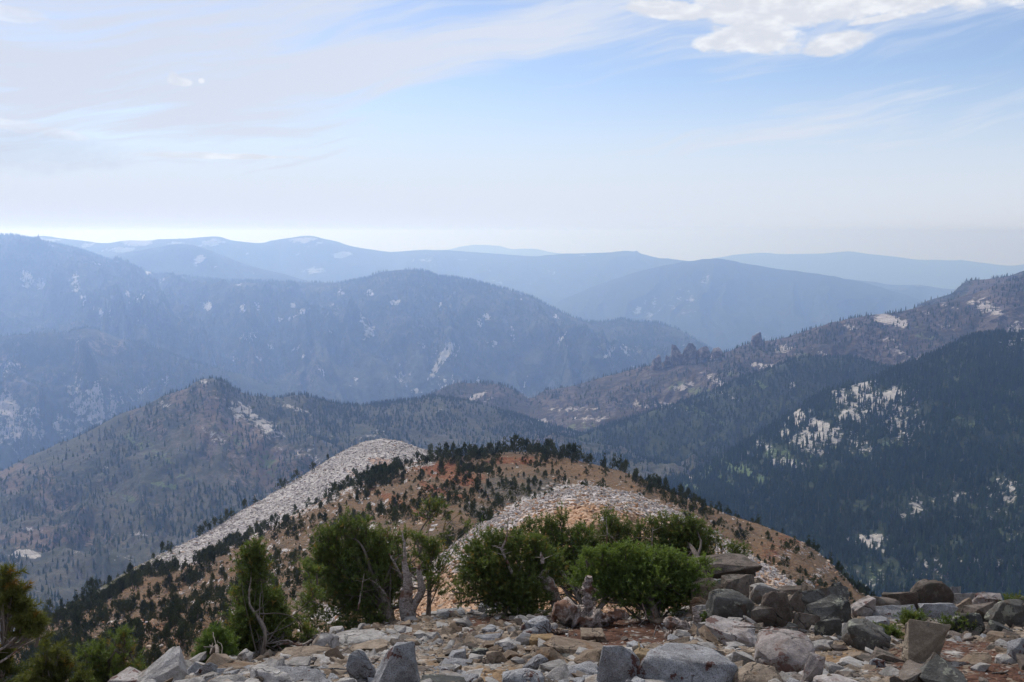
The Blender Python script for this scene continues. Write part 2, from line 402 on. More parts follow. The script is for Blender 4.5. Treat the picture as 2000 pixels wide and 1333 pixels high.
mid3.build(m_far, rock=mid3.blobs([(395, 505, 26, 9, 30, .75), (420, 520, 14, 6, 0, .6), (500, 535, 22, 6, 0, .6), (330, 492, 8, 5, 60, .5)], 3))
canyon = Sheet('canyon_mountain', [
    [(U0, 960, 5200), (0, 950, 5200), (400, 920, 5200), (600, 880, 5400), (900, 860, 5400), (1100, 840, 5400), (1300, 820, 5400), (1500, 820, 5500), (U1, 820, 5500)],
    [(U0, 650, 6500), (0, 640, 6500), (260, 585, 6400), (420, 640, 6500), (600, 640, 6500), (760, 660, 6500), (900, 670, 6400), (1000, 690, 6300), (1100, 700, 6200), (1300, 730, 6300), (U1, 760, 6300)],
    [(U0, 440, 9000), (-100, 450, 9000), (0, 459, 9000), (20, 459, 9000), (60, 466, 9000), (90, 473, 9000), (120, 480, 9000), (160, 490, 9000), (200, 503, 9000), (250, 520, 8900), (300, 532, 8700), (380, 542, 8500), (450, 548, 8300), (520, 549, 8200), (600, 551, 8000), (660, 552, 7900), (710, 545, 7800), (740, 533, 7800), (765, 529, 7800), (795, 527, 7800), (830, 531, 7800),
     (855, 540, 7800), (880, 542, 7800), (915, 547, 7700), (960, 558, 7700), (1010, 572, 7600), (1050, 586, 7600), (1080, 603, 7600), (1120, 620, 7500), (1155, 630, 7500), (1190, 629, 7500), (1215, 624, 7400), (1240, 629, 7400), (1280, 630, 7400), (1310, 638, 7300), (1340, 652, 7200), (1370, 672, 7200), (1400, 690, 7200), (1450, 715, 7200), (1600, 750, 7200), (U1, 800, 7200)]],
    ur(U0, 1700, 560), [80, 80], gully=(360, 520, 1100), rough=(80, 330), crestrough=.015, seed=21, label='big forested blue mountain above the canyon with pale rock scars')
r = canyon.blobs([(52, 545, 16, 18, 10, .8), (80, 555, 14, 12, 0, .9), (85, 515, 12, 12, 30, .6), (150, 545, 8, 10, 0, .5), (265, 585, 24, 8, 35, 1.1), (250, 572, 7, 9, 0, 1.0), (275, 630, 12, 14, 30, .6), (400, 598, 22, 10, 5, .75), (485, 605, 28, 12, 10, .6), (592, 608, 28, 6, 28, 1.15), (573, 597, 6, 5, 0, .9), (480, 655, 28, 9, 15, .8),
    (545, 625, 8, 7, 60, .8), (560, 680, 60, 14, -5, .45), (470, 700, 40, 8, -5, .5), (590, 695, 10, 9, 60, .7), (722, 575, 9, 9, 0, .9), (768, 591, 11, 5, 0, .9), (655, 600, 22, 30, -60, .45), (758, 700, 8, 9, 0, .8), (855, 710, 44, 7, 58, 1.1), (868, 700, 40, 5, 58, 1.0), (840, 705, 36, 4, 58, .9), (820, 700, 8, 8, 0, .6),
    (936, 632, 7, 9, 0, .8), (950, 620, 10, 6, -30, .5), (967, 670, 9, 8, 20, .8), (1000, 650, 8, 16, 10, .55), (1030, 655, 10, 18, 20, .5), (1095, 665, 26, 5, 52, 1.0), (1110, 680, 10, 12, 40, .7), (1180, 700, 24, 4, 42, .7), (1025, 750, 28, 3, 70, .9), (820, 765, 10, 12, 60, .7), (795, 755, 8, 8, 0, .5), (1200, 715, 20, 4, 40, .6), (1330, 680, 40, 4, 48, .5),
    (690, 745, 20, 20, 0, .4), (1050, 570, 22, 3, 35, .6), (700, 640, 60, 30, 0, .28), (880, 720, 120, 60, 0, .26), (1240, 690, 70, 40, 0, .3), (180, 720, 120, 30, 0, .3), (180, 590, 50, 18, -40, .45), (910, 740, 5, 30, -20, .5)], 4, fs=22)
r = np.maximum(r, .75*np.clip((ridged(canyon.S/230, canyon.D/1500, seed=77, o=4)-.62)*3, 0, 1)*(fbm(canyon.S/900, canyon.D/900, seed=4) > -.05))
canyon.build(m_mid, rock=r, brown=canyon.blobs([(520, 720, 200, 50, 0, .5), (250, 640, 120, 40, 0, .35)], 5))
cliff = Sheet('cliff_mountain', [
    [(U0, 1010, 3900), (0, 1000, 3900), (250, 960, 4000), (500, 900, 4300), (700, 860, 4600)],
    [(U0, 760, 4700), (0, 750, 4700), (180, 745, 4700), (280, 760, 4800), (500, 800, 4900), (700, 840, 5000)],
    [(U0, 670, 5400), (-100, 660, 5400), (0, 652, 5400), (60, 646, 5400), (120, 637, 5400), (170, 641, 5400), (220, 655, 5400), (280, 670, 5400), (340, 690, 5400), (420, 715, 5400), (500, 745, 5400), (600, 790, 5400), (700, 830, 5400)]],
    ur(U0, 700, 300), [90, 60], gully=(260, 300, 900), rough=(60, 200), crestrough=.15, seed=31, label='lower canyon wall of pale fluted cliffs on the far left')
r = cliff.blobs([(170, 775, 60, 45, -40, .85), (40, 850, 50, 60, -50, .8), (230, 790, 40, 22, 20, .6), (110, 830, 60, 60, -40, .6), (20, 720, 40, 20, 0, .5), (120, 655, 40, 10, -20, .5), (20, 800, 60, 30, -40, .7), (270, 770, 70, 25, 20, .5)], 6, fs=20)
cliff.build(terrain_mat('canyon_wall_ground', FL1, FL2, (.40, .36, .35), (.26, .24, .24), GRN, BRN, 150, 18, 22, streak=.9), rock=r, brown=cliff.blobs([(100, 730, 250, 90, 0, .45)], 7))

burnt_b = Sheet('hazy_shoulder_ridge', [
    [(U0, 800, 3700), (1700, 680, 3700), (U1, 640, 3800)],
    [(1600, 700, 4200), (1700, 660, 4200), (1780, 604, 4200), (1800, 592, 4200), (1840, 578, 4200), (1860, 572, 4200), (1878, 556, 4200), (1890, 548, 4200), (1930, 545, 4200), (1960, 541, 4200), (2000, 528, 4200), (2100, 500, 4200), (U1, 470, 4200)]],
    ur(1600, U1, 150), [50], gully=(40, 200, 300), rough=(15, 120), crestrough=.2, seed=41, label='purplish ridge shoulder behind the burnt hillside at the far right')
burnt_b.build(m_mid, brown=.6*np.ones(burnt_b.U.shape))
burnt = Sheet('burnt_hillside', [
    [(600, 960, 2500), (1000, 905, 2600), (1200, 885, 2600), (1400, 850, 2500), (1700, 800, 2500), (U1, 780, 2500)],
    [(600, 900, 2900), (850, 850, 2900), (1000, 832, 2950), (1100, 825, 2950), (1300, 790, 2850), (1480, 720, 2850), (1700, 700, 2800), (2000, 640, 2800), (U1, 590, 2800)],
    [(600, 850, 3400), (700, 820, 3400), (780, 792, 3400), (840, 772, 3400), (870, 757, 3400), (900, 748, 3400), (950, 748, 3400), (990, 757, 3400), (1018, 770, 3400), (1035, 778, 3400), (1060, 767, 3400), (1100, 757, 3400), (1130, 750, 3400), (1180, 735, 3350), (1230, 722, 3350), (1270, 714, 3300), (1320, 706, 3300), (1380, 697, 3300), (1420, 687, 3300),
     (1450, 675, 3300), (1480, 668, 3300), (1520, 660, 3250), (1560, 650, 3250), (1600, 636, 3200), (1650, 625, 3200), (1700, 615, 3200), (1760, 607, 3200), (1800, 598, 3200), (1850, 588, 3200), (1880, 580, 3200), (1920, 568, 3200), (1960, 552, 3200), (2000, 540, 3200), (2080, 515, 3200), (U1, 440, 3200)]],
    ur(600, U1, 460), [60, 80], gully=(42, 200, 330), rough=(16, 120), crestrough=.22, seed=43, label='burnt purplish hillside with pale rock bands rising to the right')
r = burnt.blobs([(1730, 625, 42, 12, -12, 1.15), (1660, 640, 20, 7, -10, .8), (1800, 608, 22, 8, -20, .8), (1860, 600, 30, 8, -25, .7), (1530, 685, 20, 12, 0, .8), (1600, 690, 40, 10, -30, .6), (1490, 715, 28, 8, -5, 1.05), (1340, 755, 26, 9, 10, .8), (930, 775, 22, 6, 25, 1.0), (950, 785, 18, 5, 30, .7), (1130, 800, 60, 6, 0, .7), (1250, 790, 40, 8, -10, .6),
    (1050, 822, 30, 6, 0, .9), (1180, 820, 80, 10, -5, .6), (1300, 800, 60, 14, -15, .55), (1420, 750, 60, 16, -20, .5), (1900, 590, 80, 14, -22, .55), (1750, 680, 60, 16, -30, .5), (1990, 640, 20, 30, 0, .8), (1940, 610, 60, 6, -20, .6), (1860, 640, 30, 7, -10, .6), (1400, 700, 20, 14, 0, .5), (1010, 855, 20, 5, 0, .8)], 8, fs=18)
gr = burnt.blobs([(870, 795, 45, 9, 0, .95), (1380, 770, 120, 14, -18, .7), (1600, 720, 90, 30, -25, .45), (1800, 650, 70, 18, -22, .6), (1480, 745, 90, 10, -15, .7), (1150, 835, 130, 14, 0, .5), (1560, 655, 40, 8, -20, .5)], 9, fs=18)
burnt.build(terrain_mat('burnt_slope_ground', (.045, .04, .034), (.085, .065, .05), (.50, .45, .42), (.33, .29, .28), (.12, .14, .06), (.12, .095, .082), 100, 9, 13), rock=r, green=gr, brown=.45+.3*fbm(burnt.U/90, burnt.V/40, seed=3))

peak = Sheet('wooded_peak_ridge', [
    [(U0, 1390, 1150), (0, 1330, 1150), (300, 1250, 1150), (600, 1120, 1250), (900, 1030, 1500), (1200, 1010, 1550), (1500, 1030, 1550)],
    [(U0, 1080, 1850), (0, 1050, 1850), (300, 1000, 1900), (600, 930, 2050), (900, 880, 2300), (1300, 900, 2250), (1500, 930, 2200)],
    [(U0, 985, 2450), (-100, 955, 2450), (0, 922, 2450), (60, 893, 2450), (110, 870, 2450), (170, 842, 2450), (220, 815, 2450), (270, 795, 2450), (310, 775, 2450), (345, 762, 2450), (365, 758, 2450), (385, 745, 2450), (405, 740, 2450), (430, 743, 2450), (455, 755, 2500), (475, 766, 2500), (500, 773, 2500), (540, 773, 2550), (590, 772, 2550), (620, 781, 2600), (650, 788, 2600),
     (700, 793, 2650), (750, 789, 2700), (800, 783, 2700), (850, 779, 2700), (900, 779, 2700), (950, 792, 2700), (1000, 810, 2700), (1050, 826, 2700), (1100, 840, 2700), (1200, 856, 2650), (1300, 885, 2600), (1500, 940, 2500)]],
    ur(U0, 1500, 620), [90, 120], gully=(60, 200, 330), rough=(18, 110), crestrough=.15, seed=51, label='wooded ridge with a small rocky peak on the left')
r = peak.blobs([(500, 820, 90, 16, -32, .75), (560, 795, 50, 10, -15, .85), (430, 860, 60, 10, -35, .6), (330, 800, 40, 10, -38, .5), (470, 800, 40, 6, -45, .5), (50, 1083, 34, 10, -3, 1.1), (150, 1080, 16, 4, 0, .7), (240, 1045, 50, 7, 0, .5), (180, 900, 70, 10, -35, .45), (400, 745, 14, 6, 0, .8), (620, 890, 80, 20, -30, .35), (40, 1035, 60, 6, 0, .5),
    (860, 800, 30, 7, 10, .5), (520, 850, 120, 20, -35, .35), (950, 870, 80, 20, 0, .3), (240, 1090, 40, 8, 0, .5), (700, 850, 120, 20, 0, .3)], 10, fs=16)
gr = peak.blobs([(370, 935, 40, 8, -10, .7), (330, 950, 50, 8, -12, .7), (230, 965, 60, 10, -20, .6), (480, 880, 110, 26, -35, .5), (300, 880, 110, 24, -35, .45), (840, 795, 50, 8, 5, .6), (150, 1010, 120, 14, -5, .4), (560, 830, 60, 16, -25, .5), (150, 900, 160, 30, -30, .4)], 11, fs=16)
br = peak.blobs([(450, 850, 260, 70, -35, .75), (60, 950, 140, 60, -30, .7), (100, 1050, 160, 30, 0, .75), (300, 830, 90, 30, -35, .6), (200, 940, 160, 22, -28, .5), (420, 900, 200, 30, -35, .45), (1100, 850, 160, 16, 5, .5)], 12, fs=16)
peak_r, peak_g = r, gr
peak.build(m_near, rock=r, green=gr, brown=br)

dark = Sheet('dark_forest_ridge', [
    [(750, 1060, 1600), (1100, 1040, 1600), (1400, 1060, 1650), (1700, 990, 1750), (U1, 960, 1750)],
    [(750, 990, 2050), (1100, 950, 2100), (1400, 900, 2200), (1600, 820, 2300), (1800, 800, 2300), (U1, 780, 2300)],
    [(750, 970, 2400), (900, 925, 2400), (1000, 896, 2400), (1100, 862, 2450), (1200, 830, 2500), (1300, 797, 2550), (1400, 763, 2600), (1440, 745, 2600), (1480, 731, 2600), (1520, 715, 2600), (1550, 704, 2600), (1590, 698, 2600), (1630, 699, 2600), (1670, 703, 2600), (1700, 710, 2600), (1740, 718, 2600), (1800, 722, 2600), (1900, 720, 2600), (U1, 690, 2600)]],
    ur(750, U1, 400), [60, 80], gully=(30, 170, 300), rough=(12, 100), crestrough=.2, seed=61, label='dark forested ridge in the middle of the right side')
r = dark.blobs([(1420, 770, 40, 10, -15, .6), (1545, 755, 12, 8, 60, .7), (1440, 745, 26, 6, -20, .6), (1330, 800, 60, 8, -20, .4)], 13, fs=16)
m_gf = terrain_mat('dark_forest_floor', (.035, .045, .027), (.065, .075, .04), (.50, .46, .43), (.30, .28, .26), (.10, .14, .055), (.12, .10, .075), 60, 7, 6)
dark.build(m_gf, rock=r, green=dark.blobs([(1350, 800, 90, 10, -22, .6), (1480, 750, 50, 8, -22, .6)], 14))
right = Sheet('granite_forest_slope', [
    [(1100, 1090, 1400), (1300, 1110, 1300), (1500, 1150, 1150), (1700, 1215, 1000), (2000, 1270, 950), (U1, 1290, 950)],
    [(1100, 1050, 1600), (1300, 1010, 1600), (1500, 970, 1500), (1700, 930, 1500), (2000, 880, 1500), (U1, 860, 1500)],
    [(1100, 1020, 1800), (1200, 985, 1850), (1260, 962, 1850), (1330, 938, 1900), (1380, 912, 1900), (1430, 886, 1900), (1470, 862, 1900), (1520, 828, 1950), (1560, 800, 1950), (1600, 780, 1950), (1650, 757, 2000), (1690, 748, 2000), (1730, 733, 2000), (1770, 718, 2000), (1800, 707, 2000), (1850, 686, 2000), (1880, 668, 2000), (1910, 660, 2000), (1960, 656, 2000), (2000, 655, 2000), (2100, 645, 2000), (U1, 630, 2000)]],
    ur(1100, U1, 460), [110, 110], gully=(26, 150, 280), rough=(11, 90), crestrough=.2, seed=71, label='near right slope of dense forest with pale granite outcrops')
RB = [(1680, 760, 26, 14, 60, 1.1), (1640, 775, 30, 12, -20, 1.0), (1740, 780, 34, 16, 40, .85), (1670, 815, 40, 10, 0, .95), (1760, 800, 40, 20, 40, .6), (1600, 838, 90, 22, -25, .95), (1690, 790, 60, 34, -10, .8), (1760, 830, 50, 24, 0, .65), (1560, 860, 60, 10, -15, .95), (1640, 850, 50, 12, -10, .9), (1590, 880, 40, 8, 0, .8), (1540, 905, 40, 8, -10, .8), (1500, 875, 40, 7, -30, .8), (1470, 890, 30, 6, -20, .7),
    (1700, 1055, 48, 13, -4, 1.1), (1730, 1075, 30, 6, 0, .8), (1850, 975, 60, 12, 10, .7), (1960, 960, 40, 20, 0, .7), (1780, 1000, 30, 20, 60, .6), (1900, 1100, 80, 12, 0, .6), (1800, 1110, 100, 20, 0, .5), (1960, 1040, 40, 30, 0, .5), (1780, 865, 14, 5, 0, .7), (1350, 935, 30, 4, -10, .9), (1700, 1130, 60, 24, 30, .55), (1660, 1110, 30, 14, 0, .5), (1990, 670, 30, 20, 0, .6), (1920, 1000, 50, 20, 0, .5)]
GB = [(1450, 920, 80, 14, -28, 1.0), (1400, 930, 60, 10, -30, .9), (1600, 900, 50, 10, -20, .8), (1520, 890, 60, 20, -25, .8), (1650, 880, 60, 8, -15, .8), (1740, 870, 30, 6, -10, .8), (1340, 950, 40, 10, -20, .9), (1960, 810, 40, 16, -20, .7), (1900, 830, 50, 10, -20, .6), (1370, 930, 30, 6, -20, .8), (1980, 770, 30, 8, -20, .6), (1720, 1120, 80, 26, 20, .7)]
right_r = right.blobs([(a, b, c*1.15, d*1.25, e, f*.82) for a, b, c, d, e, f in RB], 15, wob=.9, fs=9)*1.18; right_g = right.blobs(GB, 16, fs=16)
right.build(terrain_mat('green_forest_floor', (.035, .048, .026), (.06, .075, .036), (.50, .46, .43), (.30, .28, .26), (.10, .14, .055), (.12, .10, .075), 60, 7, 5), rock=right_r, green=right_g, brown=right.blobs([(1680, 1120, 80, 40, 30, .6), (1850, 1110, 120, 30, 0, .5)], 17))
# valley floor under everything, out to the horizon
me = mesh_np('valley_floor', np.array([(-45000, -800, -1500), (45000, -800, -1500), (45000, 45000, -1500), (-45000, 45000, -1500)], float), np.array([[0, 1, 2, 3]]), [m_far]); o = add_obj('valley_floor', me); o['kind'] = 'structure'

# ------------------------------------------------------------------ haze
def haze():
    m, g = new_mat('thin_air')
    v = g.new('ShaderNodeVolumePrincipled'); v.inputs['Color'].default_value = HAZE_COL+(1,); v.inputs['Density'].default_value = HAZE_D; v.inputs['Anisotropy'].default_value = HAZE_G
    v.inputs['Absorption Color'].default_value = (.90, .91, 1, 1)
    o = g.new('ShaderNodeOutputMaterial'); g.l.new(v.outputs[0], o.inputs['Volume'])
    x0, x1, y0, y1, z0, z1 = -46000, 46000, -900, 46000, -1501.2, 90
    V = np.array([(x, y, z) for z in (z0, z1) for y in (y0, y1) for x in (x0, x1)], float)
    f = np.array([[0, 2, 3, 1], [4, 5, 7, 6], [0, 1, 5, 4], [2, 6, 7, 3], [0, 4, 6, 2], [1, 3, 7, 5]])
    o = add_obj('haze', mesh_np('haze', V, f, [m], smooth=False)); o['kind'] = 'stuff'; o['label'] = 'thin blue haze filling the valleys and fading the far ranges'
HAZE_COL, HAZE_D, HAZE_G = (.36, .545, 1.0), 1.2e-4, 0.63
haze()

# ------------------------------------------------------------------ far forests: conifers and burnt snags, scattered
def leaf_mat(name, c1, c2, c3=None, trans=.0):
    m, g = new_mat(name)
    rnd = g.new('ShaderNodeObjectInfo').outputs['Random']
    n = g.noise(g.new('ShaderNodeNewGeometry').outputs['Position'], .02, 3)
    f = g.m('ADD', g.m('MULTIPLY', rnd, .7), g.m('MULTIPLY', g.m('SUBTRACT', n, .35), 1.0), clamp=True)
    finish(m, g, g.mix(f, c1, c2), .85, None, .15); return m
m_con = leaf_mat('conifer_needles', (.020, .042, .022), (.058, .084, .036))
m_snag, g = new_mat('bleached_dead_wood'); finish(m_snag, g, g.mix(g.new('ShaderNodeObjectInfo').outputs['Random'], (.16, .13, .115), (.33, .30, .28)), .9)
def conifer_mesh(name, seed, tiers=5, k=7, slim=.17, mats=None):
    r = np.random.default_rng(seed); V = []; T = []
    for t in range(tiers):
        z0 = .06+.86*t/tiers; z1 = min(1.0, z0+.34-.02*t); rad = slim*(1-z0)**.85*(1+.15*r.random())+.012
        b = len(V); V.append((r.normal()*.006, r.normal()*.006, z1))
        for i in range(2*k):
            a = math.pi*i/k+r.random()*.3; q = rad*(1.0 if i % 2 == 0 else .45)*r.uniform(.7, 1.25)
            V.append((q*math.cos(a), q*math.sin(a), z0-(.03 if i % 2 == 0 else -.03)+r.normal()*.012))
        for i in range(2*k): T.append((b, b+1+i, b+1+(i+1) % (2*k)))
    nb = len(V)
    for i in range(4):
        a = math.pi/2*i; V += [(.012*math.cos(a), .012*math.sin(a), -.03)]
    V.append((0, 0, .3))
    for i in range(4): T.append((nb+i, nb+(i+1) % 4, nb+4))
    return mesh_np(name, np.array(V), np.array(T), mats, smooth=False, mi=[0]*(len(T)-4)+[1]*4)
def snag_mesh(name, seed):
    r = np.random.default_rng(seed); V = []; T = []
    for i in range(4): a = math.pi/2*i; V.append((.02*math.cos(a), .02*math.sin(a), -.02))
    V.append((.01, 0, r.uniform(.8, 1)))
    T += [(i, (i+1) % 4, 4) for i in range(4)]
    for j in range(7):
        z = r.uniform(.3, .85); a = r.random()*6.28; L = .12*(1-z*.7); b = len(V)
        V += [(0, 0, z-.008), (0, 0, z+.012), (L*math.cos(a), L*math.sin(a), z+r.uniform(-.02, .05))]; T.append((b, b+1, b+2))
    return mesh_np(name, np.array(V), np.array(T), [m_snag], smooth=False)
src = bpy.data.collections.new('tree_models')
kinds = []
for i, (sl, ti) in enumerate([(.15, 6), (.19, 5), (.13, 6), (.22, 4)]):
    kinds.append(bpy.data.objects.new('k%d' % i, conifer_mesh('conifer', 100+i, ti, 6, sl, [m_con, m_snag])))
for i in range(2): kinds.append(bpy.data.objects.new('k%d' % (4+i), snag_mesh('snag', 200+i)))
for o in kinds: src.objects.link(o)
def instancer(name, P, h, idx, coll, label, rot=None, wid=None):
    me = bpy.data.meshes.new(name); me.vertices.add(len(P)); me.vertices.foreach_set('co', P.astype(np.float32).ravel())
    n = len(P); wid = np.ones(n) if wid is None else wid
    attr_vec(me, 'sc', np.stack([h*wid, h*wid, h], 1))
    rz = rng.random(n)*6.28
    attr_vec(me, 'ro', np.stack([rng.normal(0, .03, n), rng.normal(0, .03, n), rz], 1) if rot is None else rot)
    a = me.attributes.new('ix', 'INT', 'POINT'); a.data.foreach_set('value', idx.astype(np.int32))
    o = add_obj(name, me); tag(o, label, None, None, 'stuff')
    ng = bpy.data.node_groups.new(name, 'GeometryNodeTree')
    ng.interface.new_socket('Geometry', in_out='INPUT', socket_type='NodeSocketGeometry'); ng.interface.new_socket('Geometry', in_out='OUTPUT', socket_type='NodeSocketGeometry')
    gi = ng.nodes.new('NodeGroupInput'); go = ng.nodes.new('NodeGroupOutput')
    ci = ng.nodes.new('GeometryNodeCollectionInfo'); ci.inputs[0].default_value = coll; ci.inputs[1].default_value = True; ci.inputs[2].default_value = True
    ip = ng.nodes.new('GeometryNodeInstanceOnPoints'); ip.inputs['Pick Instance'].default_value = True
    def na(t, nm):
        x = ng.nodes.new('GeometryNodeInputNamedAttribute'); x.data_type = t; x.inputs[0].default_value = nm; return x.outputs[0]
    L = ng.links.new
    L(gi.outputs[0], ip.inputs['Points']); L(ci.outputs[0], ip.inputs['Instance']); L(na('INT', 'ix'), ip.inputs['Instance Index'])
    L(na('FLOAT_VECTOR', 'sc'), ip.inputs['Scale'])
    L(na('FLOAT_VECTOR', 'ro'), ip.inputs['Rotation']); L(ip.outputs[0], go.inputs[0])
    md = o.modifiers.new('scatter', 'NODES'); md.node_group = ng
    return o
def forest(sheet, n, dens, hlo, hhi, snag=.05, label='', name='forest', **k):
    P, r, c = sheet.scatter(n, dens, rng, **k)
    n = len(P); h = rng.uniform(hlo, hhi, n)*np.where(rng.random(n) < .25, .6, 1)
    sn = snag if np.isscalar(snag) else sheet.field(snag, r, c)
    idx = np.where(rng.random(n) < sn, rng.integers(4, 6, n), rng.integers(0, 4, n))
    P = P.copy(); P[:, 2] -= .2
    return instancer(name, P, h, idx, src, label, wid=rng.uniform(.8, 1.35, n))
def dens_of(s, r, g=None, lo=.12, sc=60., seed=0, amp=1.5, base=.7):
    d = base+amp*fbm(s.P[..., 0]/sc, s.P[..., 1]/sc, o=4, seed=seed)
    d = d*(1-.85*np.clip(r*1.2, 0, 1))
    if g is not None: d = d*(1-.65*np.clip(g*1.3, 0, 1))
    return np.clip(d, lo*.3, 1.6)
forest(right, 26000, dens_of(right, right_r*1.15, right_g*1.1, seed=4, amp=.9, base=.9), 9, 18, .04, 'dense conifer forest on the near right slope')
forest(dark, 25000, dens_of(dark, r*0, seed=5, amp=.8, base=.9), 9, 16, .08, 'conifer forest covering the dark middle ridge')
ps = np.clip(.12+.5*peak.blobs([(950, 880, 200, 40, 0, .9), (150, 1090, 300, 60, 0, .7), (350, 830, 200, 60, -35, .7)], 3), 0, .75)
forest(peak, 30000, dens_of(peak, peak_r, peak_g, seed=6, sc=90)*np.clip(.45+(peak.U-250)/500, .45, 1.6), 7, 14, ps, 'thinner conifer forest on the wooded peak ridge')
bs = np.full(burnt.U.shape, .5)
forest(burnt, 14000, dens_of(burnt, np.clip(burnt.blobs([(1730, 625, 42, 12, -12, 1.1), (1150, 820, 200, 34, -5, .9), (1350, 770, 120, 20, -18, .7), (1490, 715, 28, 8, 0, 1)], 3), 0, 1), seed=7, sc=110, base=.55), 9, 16, bs, 'burnt forest of standing snags and conifers')
forest(burnt_b, 2500, dens_of(burnt_b, 0, seed=8), 10, 18, .3, 'trees on the far right shoulder')
forest(canyon, 45000, dens_of(canyon, r[:1, :1]*0, seed=9, sc=300), 16, 28, .03, 'far forest on the big blue mountain', r0=60)
forest(cliff, 16000, dens_of(cliff, 0, seed=10, sc=200, base=.5), 12, 22, .1, 'forest above the pale cliffs')
# ------------------------------------------------------------------ the near ridge: pale talus dome, orange slope, rocky knoll
def scree_mat(name, cols, cell, bumpd, veg=None):
    """cols: base pair, then the colours of masks rock, green, brown (each a pair); stones of size `cell` metres"""
    m, g = new_mat(name)
    pos = g.new('ShaderNodeNewGeometry').outputs['Position']
    mk = g.sep(g.new('ShaderNodeAttribute', attribute_name='mask').outputs['Vector'])
    nb = g.noise(pos, 1/(cell*22), 5, .6); nm = g.noise(pos, 1/(cell*5), 5, .65); 
    pv = g.vm('ADD', pos, g.vm('SCALE', g.noise(pos, .9/cell, 2, .5, out=1), cell*.8))
    v1 = g.vor(pv, 1/cell); v2 = g.vor(pv, 2.7/cell); c1 = g.vor(pv, 1/cell, out='Color'); c2 = g.vor(pv, 2.7/cell, out='Color')
    f = g.ss(g.m('ADD', nb, g.m('MULTIPLY', g.m('SUBTRACT', g.sep(c1)[0], .5), .35)), .38, .62)
    def two(p): return g.mix(f, p[0], p[1])
    col = two(cols[0])
    hv = g.m('ADD', g.m('MULTIPLY', g.m('SUBTRACT', nm, .5), 1.6), g.m('MULTIPLY', g.m('SUBTRACT', g.sep(c1)[1], .5), .5))
    for ch, p in ((2, cols[3]), (1, cols[2]), (0, cols[1])):
        fa = g.m('MULTIPLY', g.ss(g.m('ADD', mk[ch], g.m('MULTIPLY', hv, .7)), .35, .6), g.ss(mk[ch], 0, .1))
        col = g.mix(fa, col, two(p))
    tone = g.m('ADD', .72, g.m('MULTIPLY', g.m('ADD', g.sep(c1)[0], g.sep(c2)[1]), .28))
    col = g.mix(1.0, col, g.comb(tone, tone, tone), 'MULTIPLY')
    h = g.m('SUBTRACT', g.m('MULTIPLY', nm, 1.0), g.m('ADD', v1, g.m('MULTIPLY', v2, .4)))
    finish(m, g, col, .95, g.bump(h, .9, bumpd), .12); return m
TALUS = ((.33, .30, .285), (.45, .41, .39)); ORG = ((.165, .098, .054), (.115, .083, .057)); RED = ((.155, .052, .027), (.185, .085, .040)); GBR = ((.085, .073, .062), (.125, .102, .08))
m_dome = scree_mat('pale_talus', (TALUS, TALUS, ((.09, .09, .05), (.13, .12, .075)), ((.36, .24, .19), (.40, .28, .22))), 1.2, .9)
m_slope = scree_mat('orange_scree', (ORG, TALUS, GBR, RED), .8, .5)
dome = Sheet('talus_dome', [
    [(U0, 1500, 170), (0, 1360, 190), (300, 1190, 230), (500, 1100, 290), (740, 990, 330), (1000, 990, 340)],
    [(U0, 1430, 240), (0, 1262, 255), (70, 1217, 260), (130, 1182, 270), (200, 1146, 290), (300, 1091, 320), (360, 1064, 340), (420, 1032, 360), (470, 1001, 380), (540, 959, 400), (600, 924, 420), (650, 894, 430), (685, 877, 435), (715, 865, 440), (745, 861, 440), (775, 864, 440), (810, 874, 440), (840, 884, 440), (880, 900, 440), (1000, 945, 440)]],
    ur(U0, 1000, 420), [90], back=(.3, -.35), gully=(2.5, 30, 90), rough=(3.4, 34), crestrough=.3, seed=81, label='pale grey talus dome at the end of the near ridge')
bu = np.clip((380-dome.U)/120, 0, 1)
dome.build(m_dome, green=np.clip(bu*.85, 0, 1), brown=dome.blobs([(760, 905, 50, 9, -8, .9), (700, 930, 40, 8, -25, .6)], 1, fs=14))
CREST = [(U0, 1480, 210), (0, 1275, 240), (70, 1238, 245), (130, 1208, 250), (200, 1175, 262), (300, 1122, 285), (360, 1108, 300), (420, 1082, 305), (500, 1045, 310), (600, 998, 315), (700, 948, 320), (780, 917, 325), (860, 899, 325), (930, 893, 320), (1000, 886, 310), (1050, 889, 305), (1110, 900, 300), (1160, 910, 290), (1200, 921, 280), (1260, 945, 265),
    (1330, 972, 255), (1400, 998, 245), (1450, 1016, 240), (1520, 1040, 230), (1570, 1064, 225), (1620, 1100, 215), (1660, 1140, 208), (1700, 1176, 200), (1760, 1225, 195), (1900, 1300, 190), (U1, 1420, 180)]
KN = [(800, 1135), (860, 1092), (900, 1057), (950, 1020), (1000, 993), (1050, 970), (1100, 953), (1130, 949), (1170, 953), (1220, 965), (1260, 979), (1330, 1010), (1400, 1052), (1450, 1083), (1500, 1112), (1560, 1148), (1620, 1190)]
slope = Sheet('orange_ridge_slope', [
    [(U0, 1560, 75), (0, 1480, 70), (300, 1420, 62), (600, 1350, 60), (900, 1330, 60), (1200, 1330, 60), (1500, 1310, 75), (1700, 1320, 90), (U1, 1500, 110)],
    [(U0, 1500, 130), (0, 1350, 140), (300, 1220, 150), (600, 1080, 170), (900, 990, 185), (1200, 1000, 170), (1500, 1110, 150), (1700, 1240, 140), (U1, 1450, 140)],
    CREST], ur(U0, U1, 800), [80, 130], back=(.35, -.30), gully=(2.2, 26, 60), rough=(2.0, 26), crestrough=.3, seed=85, label='orange-brown scree slope dotted with small pines')
